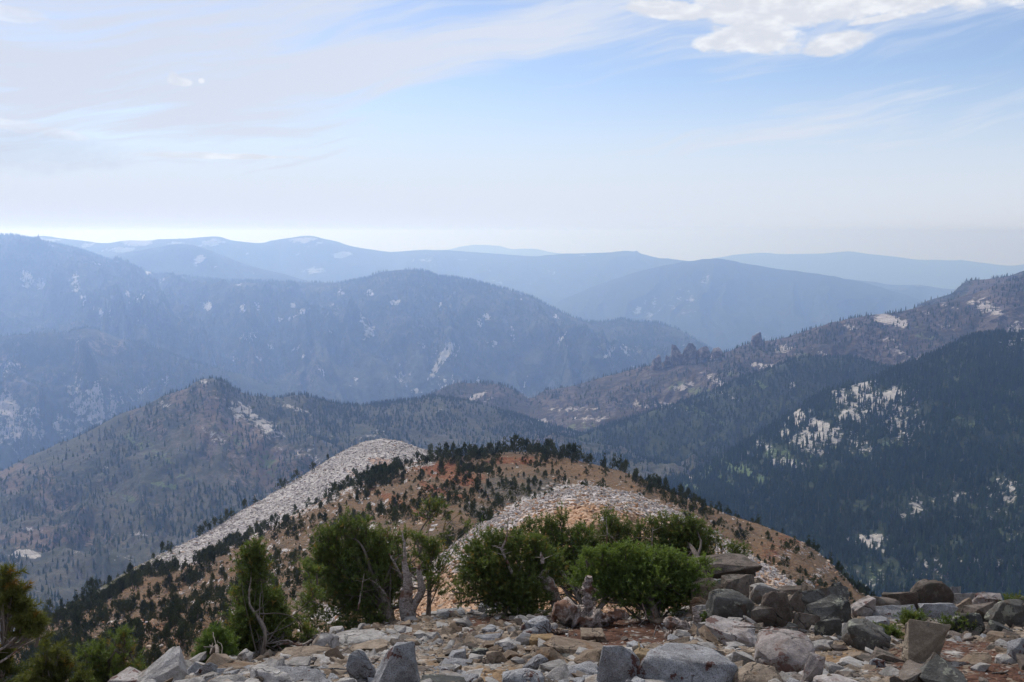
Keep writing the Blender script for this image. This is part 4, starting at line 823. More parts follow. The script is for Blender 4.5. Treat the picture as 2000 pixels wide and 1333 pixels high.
# hero rocks: centre u, bottom v, width px, height px, kind, shape, tilt about the view axis (deg), lift px, label
HR = [
 (1345, 1350, 186, 96, 'grey', 'boulder', 4, 0, 'biggest smooth speckled grey boulder with maroon spots at the bottom edge'),
 (1515, 1316, 150, 94, 'lichen', 'boulder', 8, 0, 'large pinkish boulder heavily blotched with maroon lichen'),
 (1428, 1268, 96, 58, 'lichen', 'block', 10, 0, 'lower pinkish rock behind the maroon-blotched boulder'),
 (1590, 1335, 34, 60, 'lichen', 'block', 10, 0, 'narrow upright pinkish rock at the right foot of the blotched boulder'),
 (1488, 1350, 96, 50, 'tan', 'boulder', 0, 0, 'rounded tan rock at the bottom edge between the two big boulders'),
 (1210, 1340, 88, 84, 'grey', 'wedge', -10, 0, 'pointed grey granite block left of the biggest smooth boulder'),
 (1262, 1300, 54, 40, 'ochre', 'boulder', 8, 0, 'bright ochre lumpy rock beside the pointed grey block'),
 (1293, 1302, 40, 40, 'light', 'block', 20, 0, 'pale rock squeezed between ochre rock and biggest boulder'),
 (1128, 1284, 124, 40, 'tan', 'slab', 14, 0, 'long tan slab sloping below the dead log'),
 (1160, 1256, 56, 30, 'tan', 'slab', 4, 0, 'tan slab lying under the fallen log on the needle litter'),
 (1112, 1294, 44, 15, 'dark', 'slab', 0, 0, 'small dark slab under the overhang of the long tan slab'),
 (1056, 1262, 52, 26, 'ochre', 'block', 0, 0, 'ochre block left of the long tan slab'),
 (1082, 1314, 66, 30, 'light', 'slab', 6, 0, 'flat pale stone in the bottom centre'),
 (1135, 1326, 70, 36, 'grey', 'boulder', 6, 0, 'low grey boulder left of the pointed grey block'),
 (1022, 1345, 84, 46, 'grey', 'boulder', 6, 0, 'flat grey boulder at the bottom centre beside the bare dirt'),
 (781, 1345, 92, 96, 'grey', 'wedge', 6, 0, 'tall pale grey granite wedge standing at bottom left of centre'),
 (708, 1342, 56, 74, 'grey', 'wedge', -10, 0, 'dark-sided pointed block left of the tall granite wedge'),
 (640, 1276, 64, 42, 'light', 'boulder', 10, 0, 'pale boulder at the left end of the rock pile under the big pine'),
 (702, 1263, 96, 36, 'light', 'boulder', 2, 0, 'wide pale boulder at the foot of the big left pine'),
 (657, 1243, 28, 12, 'light', 'slab', -12, 8, 'thin white shard perched on top of the pale boulders'),
 (714, 1276, 84, 24, 'tan', 'slab', -4, 0, 'tan slab lying behind the tall granite wedge'),
 (588, 1290, 98, 18, 'tan', 'slab', -3, 0, 'long thin tan slab below the pale boulders'),
 (638, 1302, 50, 20, 'light', 'slab', 2, 0, 'pale tabular stone with a shadowed gap on its left'),
 (580, 1303, 48, 19, 'light', 'slab', -4, 0, 'pale tabular stone with a shadowed gap on its right'),
 (525, 1345, 92, 48, 'light', 'boulder', 12, 0, 'large pale boulder with a rusty right edge at bottom left'),
 (612, 1345, 120, 44, 'grey', 'boulder', 4, 0, 'broad grey boulder between the rusty-edged boulder and granite wedge'),
 (312, 1345, 92, 66, 'light', 'block', -32, 0, 'large pale block tilted up to a corner at bottom left'),
 (372, 1300, 50, 20, 'light', 'slab', -26, 3, 'flat pale slab leaning just left of the small green pine'),
 (254, 1345, 74, 38, 'lichen', 'block', 0, 0, 'mottled pinkish block left of the tilted pale block'),
 (399, 1330, 36, 40, 'grey', 'wedge', 24, 0, 'thin pointed grey splinter leaning right below the small green pine'),
 (446, 1320, 84, 20, 'tan', 'slab', 2, 0, 'long brownish slab right of the pointed splinter'),
 (124, 1345, 34, 34, 'light', 'boulder', 20, 4, 'single pale boulder among the bottom-left pines'),
 (838, 1254, 46, 24, 'light', 'block', 4, 0, 'bright pale stone in the middle of the tan rubble'),
 (952, 1253, 52, 14, 'grey', 'slab', 0, 0, 'smooth lens-shaped grey slab in a dark hollow'),
 (936, 1284, 32, 17, 'dark', 'block', 0, 0, 'small dark block in the rubble below the lens-shaped slab'),
 (892, 1305, 56, 15, 'grey', 'slab', 2, 0, 'flat grey slab just above the bare dirt patch'),
 (865, 1345, 90, 26, 'dark', 'boulder', 4, 0, 'dark grey rock at the bottom edge right of the granite wedge'),
 (954, 1194, 38, 28, 'grey', 'boulder', 0, 0, 'rounded grey stone under the low branches left of the centre'),
 (990, 1198, 44, 24, 'light', 'block', 0, 0, 'pale stone next to the rounded grey stone behind the litter'),
 (880, 1206, 54, 17, 'grey', 'slab', -3, 0, 'blue-grey slab at the edge of the red-brown litter'),
 (1050, 1240, 64, 38, 'grey', 'boulder', -10, 0, 'smooth blue-grey boulder left of the dead log'),
 (1033, 1243, 34, 16, 'grey', 'slab', -20, 0, 'small flat grey stone leaning on the blue-grey boulder'),
 (1410, 1140, 124, 42, 'brown', 'slab', -5, 0, 'thick brown capstone on top of the right outcrop'),
 (1376, 1182, 52, 46, 'tan', 'block', 8, 0, 'tan block under the left end of the capstone'),
 (1401, 1168, 40, 32, 'grey', 'boulder', 0, 0, 'blue-grey lump wedged below the capstone'),
 (1406, 1188, 34, 26, 'grey', 'boulder', 10, 0, 'lower blue-grey lump in the gap of the outcrop'),
 (1442, 1167, 64, 36, 'brown', 'block', 4, 0, 'brown block under the right end of the capstone'),
 (1434, 1212, 84, 50, 'dark', 'boulder', 0, 0, 'dark grey rock face beneath the capstone blocks'),
 (1384, 1214, 46, 26, 'light', 'block', -8, 0, 'pale angular rock beside the low right twigs of the bush'),
 (1368, 1200, 40, 26, 'tan', 'slab', 30, 0, 'tan slanting slab between bush and outcrop'),
 (1499, 1188, 56, 40, 'light', 'block', 8, 0, 'pale faceted block on the middle of the outcrop'),
 (1480, 1160, 40, 26, 'tan', 'wedge', 0, 0, 'small tan rock above the pale faceted block'),
 (1519, 1224, 56, 62, 'brown', 'boulder', 6, 0, 'rounded brown boulder at the front of the outcrop'),
 (1490, 1224, 40, 34, 'brown', 'block', 0, 0, 'brownish broken rock left of the rounded brown boulder'),
 (1562, 1197, 46, 36, 'brown', 'wedge', 30, 0, 'brown block with a pale right edge on the outcrop'),
 (1610, 1202, 92, 44, 'dark', 'block', -4, 0, 'large dark green-tinged slab of the outcrop'),
 (1620, 1224, 74, 42, 'dark', 'block', -16, 0, 'dark split block below the green-tinged slab'),
 (1579, 1232, 46, 28, 'brown', 'block', 4, 0, 'squat grey-brown block over a black gap'),
 (1617, 1254, 44, 40, 'dark', 'block', 0, 0, 'dark bluish block at the base of the outcrop'),
 (1466, 1228, 38, 10, 'light', 'slab', 34, 3, 'thin pale rod-like slab tilted in front of the outcrop'),
 (1600, 1158, 56, 32, 'brown', 'block', 0, 0, 'brown rock on top of the outcrop right end'),
 (1560, 1168, 66, 22, 'brown', 'slab', -6, 0, 'flat brown rock capping the middle of the outcrop'),
 (1645, 1180, 34, 44, 'dark', 'block', 0, 0, 'dark upright rock at the right end of the outcrop'),
 (1697, 1270, 98, 62, 'dark', 'boulder', 14, 0, 'blue-black rounded boulder right of the outcrop'),
 (1812, 1294, 88, 86, 'sand', 'slabup', 14, 0, 'big tan slab tilted over a black undercut'),  # sandy spotted rock, lighter than the plain tan kind
 (1820, 1192, 68, 52, 'brown', 'boulder', 4, 0, 'tallest blocky brown rock on the far right skyline'),
 (1764, 1198, 54, 38, 'brown', 'block', -14, 0, 'grey-brown rock split off left of the tallest skyline rock'),
 (1724, 1206, 66, 36, 'brown', 'boulder', 0, 0, 'banded brown rock on the left of the right skyline wall'),
 (1686, 1208, 44, 32, 'lichen', 'block', -10, 0, 'white-streaked rock at the left end of the skyline wall'),
 (1756, 1216, 84, 22, 'grey', 'slab', -5, 0, 'long grey ledge below the skyline wall'),
 (1863, 1190, 28, 40, 'grey', 'block', 14, 0, 'narrow blue-grey rock right of the tallest skyline rock'),
 (1886, 1178, 46, 26, 'light', 'block', 2, 0, 'square pale-topped rock on the far right skyline'),
 (1916, 1172, 32, 28, 'brown', 'wedge', 12, 0, 'pointed brown rock on the far right skyline'),
 (1932, 1190, 56, 24, 'lichen', 'slab', 4, 0, 'pale speckled slab below the pointed skyline rock'),
 (1892, 1204, 48, 30, 'tan', 'wedge', 14, 0, 'tan angular rock below the square pale-topped rock'),
 (1836, 1212, 60, 28, 'grey', 'block', 0, 0, 'grey rock behind the top of the big tilted slab'),
 (1924, 1218, 58, 32, 'brown', 'block', 0, 0, 'brown shadowed rock below the pale speckled slab'),
 (1978, 1230, 74, 50, 'dark', 'boulder', 0, 0, 'dark cracked boulder at the right edge'),
 (1990, 1195, 50, 24, 'dark', 'slab', -6, 0, 'dark ledge under the green shrub at the right edge'),
 (1890, 1244, 58, 40, 'dark', 'boulder', 0, 0, 'dark green-grey rock right of the second shrub'),
 (1795, 1332, 94, 44, 'brown', 'block', 16, 0, 'reddish brown rock at the bottom right below the tilted slab'),
 (1848, 1345, 80, 54, 'dark', 'slab', 34, 0, 'dark leaning slab at the bottom right'),
 (1968, 1298, 38, 20, 'light', 'boulder', 0, 0, 'round pale stone in the bottom right rubble'),
 (1716, 1306, 28, 20, 'grey', 'boulder', 0, 0, 'round grey stone under the blue-black boulder'),
 (1994, 1294, 44, 50, 'grey', 'boulder', 0, 0, 'grey boulder cut by the right edge low down'),
 (1664, 1306, 84, 22, 'light', 'slab', 24, 0, 'long pale slab bordering the tan dirt at lower right'),
 (1640, 1345, 84, 24, 'lichen', 'boulder', 0, 0, 'low mottled rock at the bottom edge under the tan dirt'),
 (1735, 1296, 56, 30, 'brown', 'block', 10, 0, 'brown rubble block below the blue-black boulder'),
 (1450, 1300, 56, 30, 'light', 'block', 26, 0, 'pale broken rock in the gap between the big boulders'),
 (1385, 1246, 40, 26, 'light', 'block', 0, 0, 'pale stone right of the weathered stump'),
 (1322, 1262, 36, 20, 'grey', 'block', 14, 0, 'dull grey stone in front of the weathered stump'),
 (1400, 1262, 70, 14, 'tan', 'slab', 32, 2, 'thin tan slab tilted right of the biggest boulder')]
SHP = {'boulder': dict(pts=26, sub=2, boxy=.35, bev=.09, rough=.07), 'block': dict(pts=15, sub=2, boxy=.75, bev=.03, rough=.065), 'slab': dict(pts=16, sub=2, boxy=.7, bev=.03, rough=.055),
       'wedge': dict(pts=13, sub=2, boxy=.6, bev=.035, rough=.03, wedge=.6), 'slabup': dict(pts=12, sub=2, boxy=.7, bev=.03, rough=.05)}
DEP = {'boulder': .85, 'block': .85, 'slab': .9, 'wedge': .6, 'slabup': .45}
occupied = []
for i, (u, v, w, h, kd, sh, tilt, lift, lb) in enumerate(HR):
    outc = u > 1350 and v < 1260; dp = .5 if outc else DEP[sh]
    w = w*1.15 if outc else w; h = h*1.1 if outc else max(.42*h, (h-.27*w*dp)/.93); hh = h*1.25+6
    p = ground.find(u, min(v-2, 1520)); k = FK(p)
    me = rock_mesh('boulder', 600+i, (w*k*1.08, w*k*dp, hh*k), smooth=(sh == 'boulder'), mats=[RM[kd]], **SHP[sh])
    if sh == 'boulder': me.attributes.new('sharp_face', 'BOOLEAN', 'FACE').data.foreach_set('value', (np.random.default_rng(i).random(len(me.polygons)) < .0))
    o = add_obj('boulder' if w > 60 else 'rock', me, loc=Vector(p)+Vector((0, w*k*dp*.25, (h*.5-(hh-h)*.5+lift)*k)))
    yaw = rng.uniform(-.35, .35)
    o.rotation_euler = (rng.uniform(-.1, .1), R(tilt), yaw)
    tag(o, lb, 'boulder' if w > 60 else 'rock'); occupied.append((u, v-h*.5, w*.5, h*.5))
# medium rocks: shared meshes, each a thing
pool = {}
for kd in RM:
    pool[kd] = [rock_mesh('rock', 800+j+hash_, dims, mats=[RM[kd]], smooth=False, pts=13+j, sub=1, boxy=(.75, .6, .3, .7)[j % 4], bev=.05, rough=.04, wedge=(None, .4, None, None)[j % 4])
                for hash_ in [17*list(RM).index(kd)] for j, dims in enumerate(((1, .8, .55), (1, .7, .7), (1, .9, .6), (1, .8, .25), (1, .6, .35), (1, .9, .18)))]
NM = 205
cand = []
g_rock = np.ones(ground.U.shape)*.9-.75*gd_dirt-.85*gd_duff
g_rock += .5*ground.blobs([(640, 1280, 160, 40, -5, 1), (1150, 1290, 120, 30, 0, 1), (1450, 1200, 100, 60, 0, 1), (1850, 1200, 180, 50, 0, 1), (420, 1320, 120, 20, -8, 1)], 8)
g_rock = np.clip(g_rock-1.2*np.clip(gd_duff-.4, 0, 1)-.8*np.clip(gd_dirt-.5, 0, 1), .0, 2)*(1-np.clip(gd_dirt, 0, .97))**1.5
PM, rm, cm_ = ground.scatter(3000, g_rock, rng, umin=180, umax=2020, vmax=1352, r0=70, r1=ground.ic+3)
um, vm_ = project(PM)
placed = []; zr = {}
def kind_at(u, v):
    q = rng.random()
    if u > 1640 and v < 1300: return ('dark', 'brown', 'grey', 'brown', 'tan')[int(q*5)]
    if u > 1640: return ('brown', 'brown', 'dark', 'light', 'tan')[int(q*5)]
    if u > 1340 and v < 1250: return ('dark', 'brown', 'brown', 'tan', 'light')[int(q*5)]
    if u > 1380: return ('light', 'brown', 'tan', 'lichen', 'light')[int(q*5)]
    if v > 1300 or u < 520: return ('light', 'grey', 'light', 'tan', 'grey')[int(q*5)]
    return ('tan', 'tan', 'light', 'brown', 'light', 'tan', 'grey')[int(q*7)]
def rzone(u, v):
    if u < 470: return 'near the small green pine' if u > 350 else 'by the tilted pale block'
    if u < 680: return 'left of the pointed grey block'
    if u < 850: return 'around the tall granite wedge' if v > 1268 else 'below the big left pine'
    if u < 1010: return 'by the bare dirt patch' if v > 1290 else 'by the lens-shaped slab'
    if u < 1180: return 'in front of the long tan slab' if v > 1280 else 'around the dead log'
    if u < 1380: return 'around the biggest smooth boulder'
    if u < 1540: return 'by the maroon-blotched boulder' if v > 1215 else 'on the capstone outcrop'
    if u < 1680: return 'by the lower-right tan dirt' if v > 1250 else 'at the outcrop\'s right end'
    if u < 1780: return 'around the blue-black boulder'
    if u < 1880: return 'around the big tilted slab'
    return 'in the far-right rubble' if v > 1230 else 'below the far-right skyline rocks'
kk = 0
for p, u, v in zip(PM, um, vm_):
    if kk >= NM: break
    if any(((u-a)/(rw+7))**2+((v-6-b)/(rh+6))**2 < 1 for a, b, rw, rh in occupied): continue
    wpx = rng.uniform(18, 76 if v > 1290 else 48)*(1.0 if v > 1240 or u > 1350 else .8); kd = kind_at(u, v); j = int(rng.choice([0, 1, 2, 3, 3, 4, 4, 5, 5]))
    if any(abs(u-a)+1.8*abs(v-b) < (wpx+c_)*.36 for a, b, c_ in placed): continue
    k = FK(p); s_ = wpx*k
    o = bpy.data.objects.new('rock', pool[kd][j]); C.objects.link(o); o.scale = (s_, s_*rng.uniform(.8, 1.1), s_*rng.uniform(.8, 1.25))
    dz = (.55, .7, .6, .25, .35, .18)[j]*s_
    o.location = Vector(p)+Vector((0, 0, dz*.22)); o.rotation_euler = (rng.normal(0, .16), rng.normal(0, .2), rng.random()*6.28)
    placed.append((u, v, wpx)); kk += 1
    fm = ('chunky', 'chunky', 'rounded', 'flat', 'elongated', 'thin flat')[j]; sz = 'small' if wpx < 24 else 'medium'
    zr.setdefault((sz, WORD[kd], fm, rzone(u, v)), []).append((o, u))
for (sz, kd, fm, z), L in zr.items():
    L.sort(key=lambda t: t[1]); n = len(L)
    for j, (o, u) in enumerate(L):
        tag(o, '%s %s %s rock %s%s' % (sz, fm, kd, z, ', '+ordinal(j, n) if n > 1 else ''), 'rock', 'broken rocks on the stony ground')
# rubble: too many to count
rub = bpy.data.collections.new('rubble_models'); ri = 0
for kd in ('light', 'tan', 'grey', 'brown', 'ochre'):
    for j in (0, 3, 4, 5):
        rub.objects.link(bpy.data.objects.new('r%02d' % ri, rock_mesh('pebble', 900+ri, ((1, .8, .55), 0, 0, (1, .8, .28), (1, .6, .35), (1, .9, .2))[j], mats=[RM[kd]], pts=11, sub=0, boxy=.6, bev=.05, rough=0))); ri += 1
def rubble(n, lo, hi, dens, p, name, label):
    P, r, c = ground.scatter(n, dens, rng, umin=100, umax=2100, vmax=1420, r0=60, r1=ground.ic+6)
    u, v = project(P); s_ = lo+(hi-lo)*rng.random(n)**p
    q = rng.random(n); base = np.where((u > 1650) | ((u > 1340) & (v < 1240)), np.choose((q*5).astype(int), [12, 12, 12, 4, 0]), np.where(v > 1300, np.choose((q*5).astype(int), [0, 8, 0, 4, 12]), np.choose((q*5).astype(int), [4, 4, 0, 12, 0])))
    idx = base+rng.integers(0, 4, n)
    rot = np.stack([rng.normal(0, .22, n), rng.normal(0, .22, n), rng.random(n)*6.28], 1)
    P = P.copy(); P[:, 2] += .06*s_
    return instancer(name, P, s_, idx, rub, label, rot=rot)
rubble(6500, .05, .26, np.clip(g_rock, .01, 2), 2.2, 'rubble', 'loose broken stones between the larger rocks')
rubble(22000, .012, .06, np.clip(g_rock+.3, .06, 2), 1.5, 'gravel', 'gravel and chips on the dirt')

# ------------------------------------------------------------------ wood
m_wood, g = new_mat('weathered_grey_wood'); _p = g.new('ShaderNodeNewGeometry').outputs['Position']
_w = g.noise(g.vm('MULTIPLY', _p, (1.0, 1.0, 2.2)), 16, 7, .72, 1.2); _w2 = g.noise(_p, 3.5, 4, .6)
_c = g.mix(g.ss(_w, .38, .62), (.15, .115, .10), (.46, .40, .37)); _c = g.mix(g.ss(_w2, .5, .62), _c, (.17, .09, .06)); finish(m_wood, g, _c, .85, g.bump(_w, .9, .03), .2)
m_root, g = new_mat('dark_root_wood'); _p = g.new('ShaderNodeNewGeometry').outputs['Position']; _w = g.noise(_p, 22, 6, .7, .8); finish(m_root, g, g.mix(g.ss(_w, .4, .62), (.035, .022, .017), (.13, .09, .07)), .9, g.bump(_w, .8, .02))
m_twig, g = new_mat('grey_twigs'); _p = g.new('ShaderNodeNewGeometry').outputs['Position']; finish(m_twig, g, g.mix(g.noise(_p, 6, 3, .6), (.055, .042, .035), (.17, .14, .12)), .85)
class Tubes:
    def __init__(s): s.V = []; s.F = []; s.n = 0
    def add(s, pts, rad, sides=6, tw=0, lump=0., r=None, flat=1.):
        pts = np.asarray(pts, float); n = len(pts); rad = np.broadcast_to(np.asarray(rad, float), (n,)) if np.ndim(rad) < 1 or len(np.atleast_1d(rad)) == n else np.interp(np.linspace(0, 1, n), np.linspace(0, 1, len(rad)), rad)
        t = np.gradient(pts, axis=0); t /= np.linalg.norm(t, axis=1)[:, None]+1e-9
        a = np.cross(t, np.array([.31, .17, .93])); a /= np.linalg.norm(a, axis=1)[:, None]+1e-9; b = np.cross(t, a)
        th = np.linspace(0, 2*math.pi, sides, endpoint=False)[None]+tw*np.linspace(0, 1, n)[:, None]
        R_ = rad[:, None]*np.ones((1, sides))
        if lump:
            R_ = R_*(1+lump*ridged(np.cos(th)*1.4+5, np.sin(th)*1.4, np.linspace(0, n*.22, n)[:, None]+0*th, o=3, seed=s.n % 91)-lump*.5)
        V = pts[:, None]+R_[..., None]*(np.cos(th)[..., None]*a[:, None]+flat*np.sin(th)[..., None]*b[:, None])
        s.V.append(V.reshape(-1, 3)); i = np.arange(n-1)[:, None]*sides; j = np.arange(sides)[None]; j2 = (j+1) % sides
        f = np.stack([i+j, i+j2, i+sides+j2, i+sides+j], -1).reshape(-1, 4)+s.n; s.F.append(f); s.n += n*sides
        # end caps as quads are left to the taper
    def build(s, name, mat, parent=None, smooth=True):
        return add_obj(name, mesh_np(name, np.concatenate(s.V), np.concatenate(s.F), [mat], smooth=smooth), parent)
def spline(P, n):
    P = np.asarray(P, float); return pchip(np.linspace(0, 1, len(P)), P, np.linspace(0, 1, n)) if len(P) > 2 else P[0]+(P[1]-P[0])*np.linspace(0, 1, n)[:, None]
def wob(P, a, seed, f=3.):
    n = len(P); t = np.linspace(0, f, n); w = np.stack([fbm(t, t*0+seed*1.7+k*9, o=3, seed=seed+k) for k in range(3)], 1)
    return P+w*a*np.linspace(.15, 1, n)[:, None]
# ------------------------------------------------------------------ krummholz pines
def needle_mat(name, a, b, c):
    m, g = new_mat(name)
    at = g.new('ShaderNodeAttribute', attribute_name='tone').outputs['Vector']; t = g.sep(at)
    col = g.mix(t[0], a, b); col = g.mix(g.m('MULTIPLY', t[1], .9), col, c)
    b_ = g.new('ShaderNodeBsdfPrincipled'); g.put(b_.inputs['Base Color'], col); b_.inputs['Roughness'].default_value = .6; b_.inputs['Specular IOR Level'].default_value = .25
    tr = g.new('ShaderNodeBsdfTranslucent'); g.put(tr.inputs[0], g.mix(1., col, (1.15, 1.25, .7), 'MULTIPLY'))
    ms = g.new('ShaderNodeMixShader'); ms.inputs[0].default_value = .36; g.l.new(b_.outputs[0], ms.inputs[1]); g.l.new(tr.outputs[0], ms.inputs[2])
    o = g.new('ShaderNodeOutputMaterial'); g.l.new(ms.outputs[0], o.inputs[0]); return m
m_ndl = needle_mat('pine_needles', (.055, .078, .022), (.135, .165, .045), (.22, .15, .045))
m_ndl_y = needle_mat('yellow_green_needles', (.05, .062, .016), (.12, .12, .03), (.24, .13, .03))  # yellow-green is the needles' own colour
m_shrub = needle_mat('low_shrub_leaves', (.07, .10, .025), (.14, .17, .045), (.2, .19, .06))
def shoots(P, D, L, W, nb, r, tone, parent, mat, name='foliage', needle=.055):
    """bottlebrush shoots: at P along unit D, length L, each with nb needle blades"""
    n = len(P); k = n*nb
    i = np.repeat(np.arange(n), nb); t = r.random(k)**.8
    ref = r.normal(size=(k, 3)); side = np.cross(D[i], ref); side /= np.linalg.norm(side, axis=1)[:, None]+1e-9
    base = P[i]+D[i]*(L[i]*t)[:, None]
    dr = side*.85+D[i]*r.uniform(.35, 1.1, k)[:, None]; dr /= np.linalg.norm(dr, axis=1)[:, None]
    ln = needle*r.uniform(.75, 1.25, k); tip = base+dr*ln[:, None]
    w = np.cross(dr, r.normal(size=(k, 3))); w /= np.linalg.norm(w, axis=1)[:, None]+1e-9; w *= (W*r.uniform(.7, 1.3, k))[:, None]
    V = np.stack([base-w, base+w, tip], 1).reshape(-1, 3); T = np.arange(3*k).reshape(-1, 3)
    me = mesh_np(name, V, T, [mat], smooth=False)
    tn = np.stack([np.clip(tone[i]+.35*(t-.5)+r.normal(0, .08, k), 0, 1), (r.random(n) < .05)[i]*1.0, np.zeros(k)], 1)
    attr_col(me, 'tone', np.repeat(tn, 3, axis=0))
    return add_obj(name, me, parent)
def pine(name, label, base, lobes, d, seed, nsh, leaders=(), bare=(), mat=None, trunk_r=.09, limb_r=.03, L=(.10, .19), W=.0068, nb=17, cat='pine tree', needle=.055, twigs=60, droop=0, group=None, trunk_pts=None):
    """lobes: (u, v, ru, rv, depth offset, density); leaders: upright shoots (u, v_top, v_bottom); bare: dead branches given by pixel polylines with radius"""
    r = np.random.default_rng(seed); mat = mat or m_ndl
    B = np.asarray(base, float)
    root = bpy.data.objects.new(name, None); root.empty_display_size = .2; C.objects.link(root); root.location = Vector(B)
    tag(root, label, cat, group)
    k = d/F
    LB = [(place(u, v, d+dd), ru*k, rv*k, w) for (u, v, ru, rv, dd, w) in lobes]
    wt = np.array([a*b*w for _, a, b, w in LB]); wt /= wt.sum()
    tb = Tubes(); tt = Tubes()
    # trunk
    top = LB[int(np.argmax([c[2] for c, *_ in LB]))][0]
    tp = spline([B-[0, 0, .25], B+(top-B)*.3+r.normal(0, .08, 3), B+(top-B)*.65+r.normal(0, .1, 3), top] if trunk_pts is None else trunk_pts, 14)
    tt.add(wob(tp, .05, seed)-B, [trunk_r, trunk_r*.75, trunk_r*.45, trunk_r*.15], 9, tw=1.5, lump=.35)
    limbs = []
    for c, a, b, w in LB:
        for j in range(max(2, int(5*w*math.sqrt(a*b)/.4))):
            e = c+r.normal(size=3)*np.array([a, a*.8, b])*.45; s0 = tp[int(r.integers(1, 9))]
            m1 = s0+(e-s0)*.5+np.array([0, 0, -.08 if r.random() < .5 else .1])+r.normal(0, .06, 3)
            q = wob(spline([s0, m1, e], 12), .07, seed+len(limbs)+1); limbs.append(q)
            tb.add(q-B, [limb_r*r.uniform(.6, 1.2), limb_r*.6, limb_r*.2], 5)
    allq = np.concatenate([q[3:] for q in limbs])
    # shoots on lobe shells with a broken outline
    P = []; D = []; tone = []
    per = r.choice(len(LB), nsh, p=wt)
    for li, (c, a, b, w) in enumerate(LB):
        m = int((per == li).sum())
        if not m: continue
        dv = r.normal(size=(m, 3)); dv /= np.linalg.norm(dv, axis=1)[:, None]
        rr = 1-.6*r.random(m)**1.5
        bump = 1+.8*fbm(dv[:, 0]*2.1+li*5, dv[:, 1]*2.1, dv[:, 2]*2.1, o=3, seed=seed+li)*1.5
        p = c+dv*np.array([a, a*.8, b])*(rr*bump)[:, None]
        nk = max(3, m//9); p = p[:nk]; dv = dv[:nk]                       # centres of sprays
        keep = fbm(p[:, 0]*3.2, p[:, 1]*3.2, p[:, 2]*3.2, o=2, seed=seed) > (-.22 if w > .7 else .0)
        p = p[keep]; dv = dv[keep]; nk = len(p)
        if not nk: continue
        sa = dv*.7+np.array([0, 0, .8-droop])+r.normal(0, .3, p.shape); sa /= np.linalg.norm(sa, axis=1)[:, None]
        tn = np.clip(.40+.9*fbm(p[:, 0]*2.5, p[:, 1]*2.5, p[:, 2]*2.5, o=3, seed=seed+9)+r.normal(0, .22, nk), 0, 1)
        ii = np.repeat(np.arange(nk), 9); off = r.normal(size=(len(ii), 3))*min(.085, .32*b)
        p = p[ii]+off*np.array([1, 1, .8]); dd = sa[ii]*.9+off*5+r.normal(0, .16, off.shape); dd /= np.linalg.norm(dd, axis=1)[:, None]
        P.append(p); D.append(dd); tone.append(np.clip(tn[ii]+r.normal(0, .08, len(ii)), 0, 1))
    leaders = list(leaders)
    if nsh > 1000:
        for (u, v, ru, rv, dd, w) in lobes:
            for q_ in range(4 if w > .7 else 2): uu = u+r.uniform(-.85, .85)*ru; ht = rv*math.sqrt(max(0, 1-((uu-u)/ru)**2)); leaders.append((uu, v-ht-r.uniform(3, 20), v-ht*.5))
    for (u, vt, vb) in leaders:
        n = max(4, int((vb-vt)/5)); a_ = place(u+r.normal(0, 2), vt, d); b_ = place(u+r.normal(0, 6), vb, d)
        q = wob(spline([b_, (a_+b_)/2+r.normal(0, .03, 3), a_], 10), .03, seed+int(u)); tb.add(q-B, [.014, .004], 5)
        t = r.random(n*3)*.9+.1; p = np.stack([np.interp(t, np.linspace(0, 1, 10), q[:, i]) for i in range(3)], 1)
        ax = r.normal(size=(len(t), 3)); ax[:, 2] = np.abs(ax[:, 2])*.6+.5; ax /= np.linalg.norm(ax, axis=1)[:, None]
        P += [p+ax*(.05*(1.1-t))[:, None], a_[None]-[[0, 0, .05]]]; D += [ax, np.array([[0, 0, 1.]])]; tone += [np.full(len(t), .65), np.array([.8])]
    P = np.concatenate(P); D = np.concatenate(D); tone = np.concatenate(tone); Ls = r.uniform(L[0], L[1], len(P))
    # twigs: join some shoots to the nearest limb point
    for i in r.choice(len(P), min(len(P), twigs*3), replace=False):
        j = np.argmin(((allq-P[i])**2).sum(1)); s0 = allq[j]
        if np.linalg.norm(s0-P[i]) < .9: tb.add(wob(spline([s0, (s0+P[i])/2-[0, 0, .02], P[i]+D[i]*.05], 5), .02, int(i))-B, [.008, .004], 4)
    for pts, rad, dd in bare:
        q = wob(spline([place(u, v, d+dd) for u, v in pts], 16), .025, seed+len(pts)); tt2 = Tubes(); tt2.add(q-B, [rad, rad*.7, rad*.3], 7, lump=.3)
        for j in range(5):
            s0 = q[int(r.integers(5, 14))]; e = s0+np.array([r.normal()*.12, r.normal()*.08, r.uniform(-.03, .12)]); tt2.add(wob(spline([s0, (s0+e)/2, e], 5), .02, j)-B, [rad*.25, rad*.08], 4)
        tt2.build('dead_branch', m_wood, root)
    tt.build('trunk', m_bark, root); tb.build('branch', m_twig, root)
    f = shoots(P-B, D, Ls, W, nb, r, tone, root, mat, needle=needle); f['kind'] = 'stuff'
    return root
g_at = lambda u, v: ground.find(u, v)
PB = []
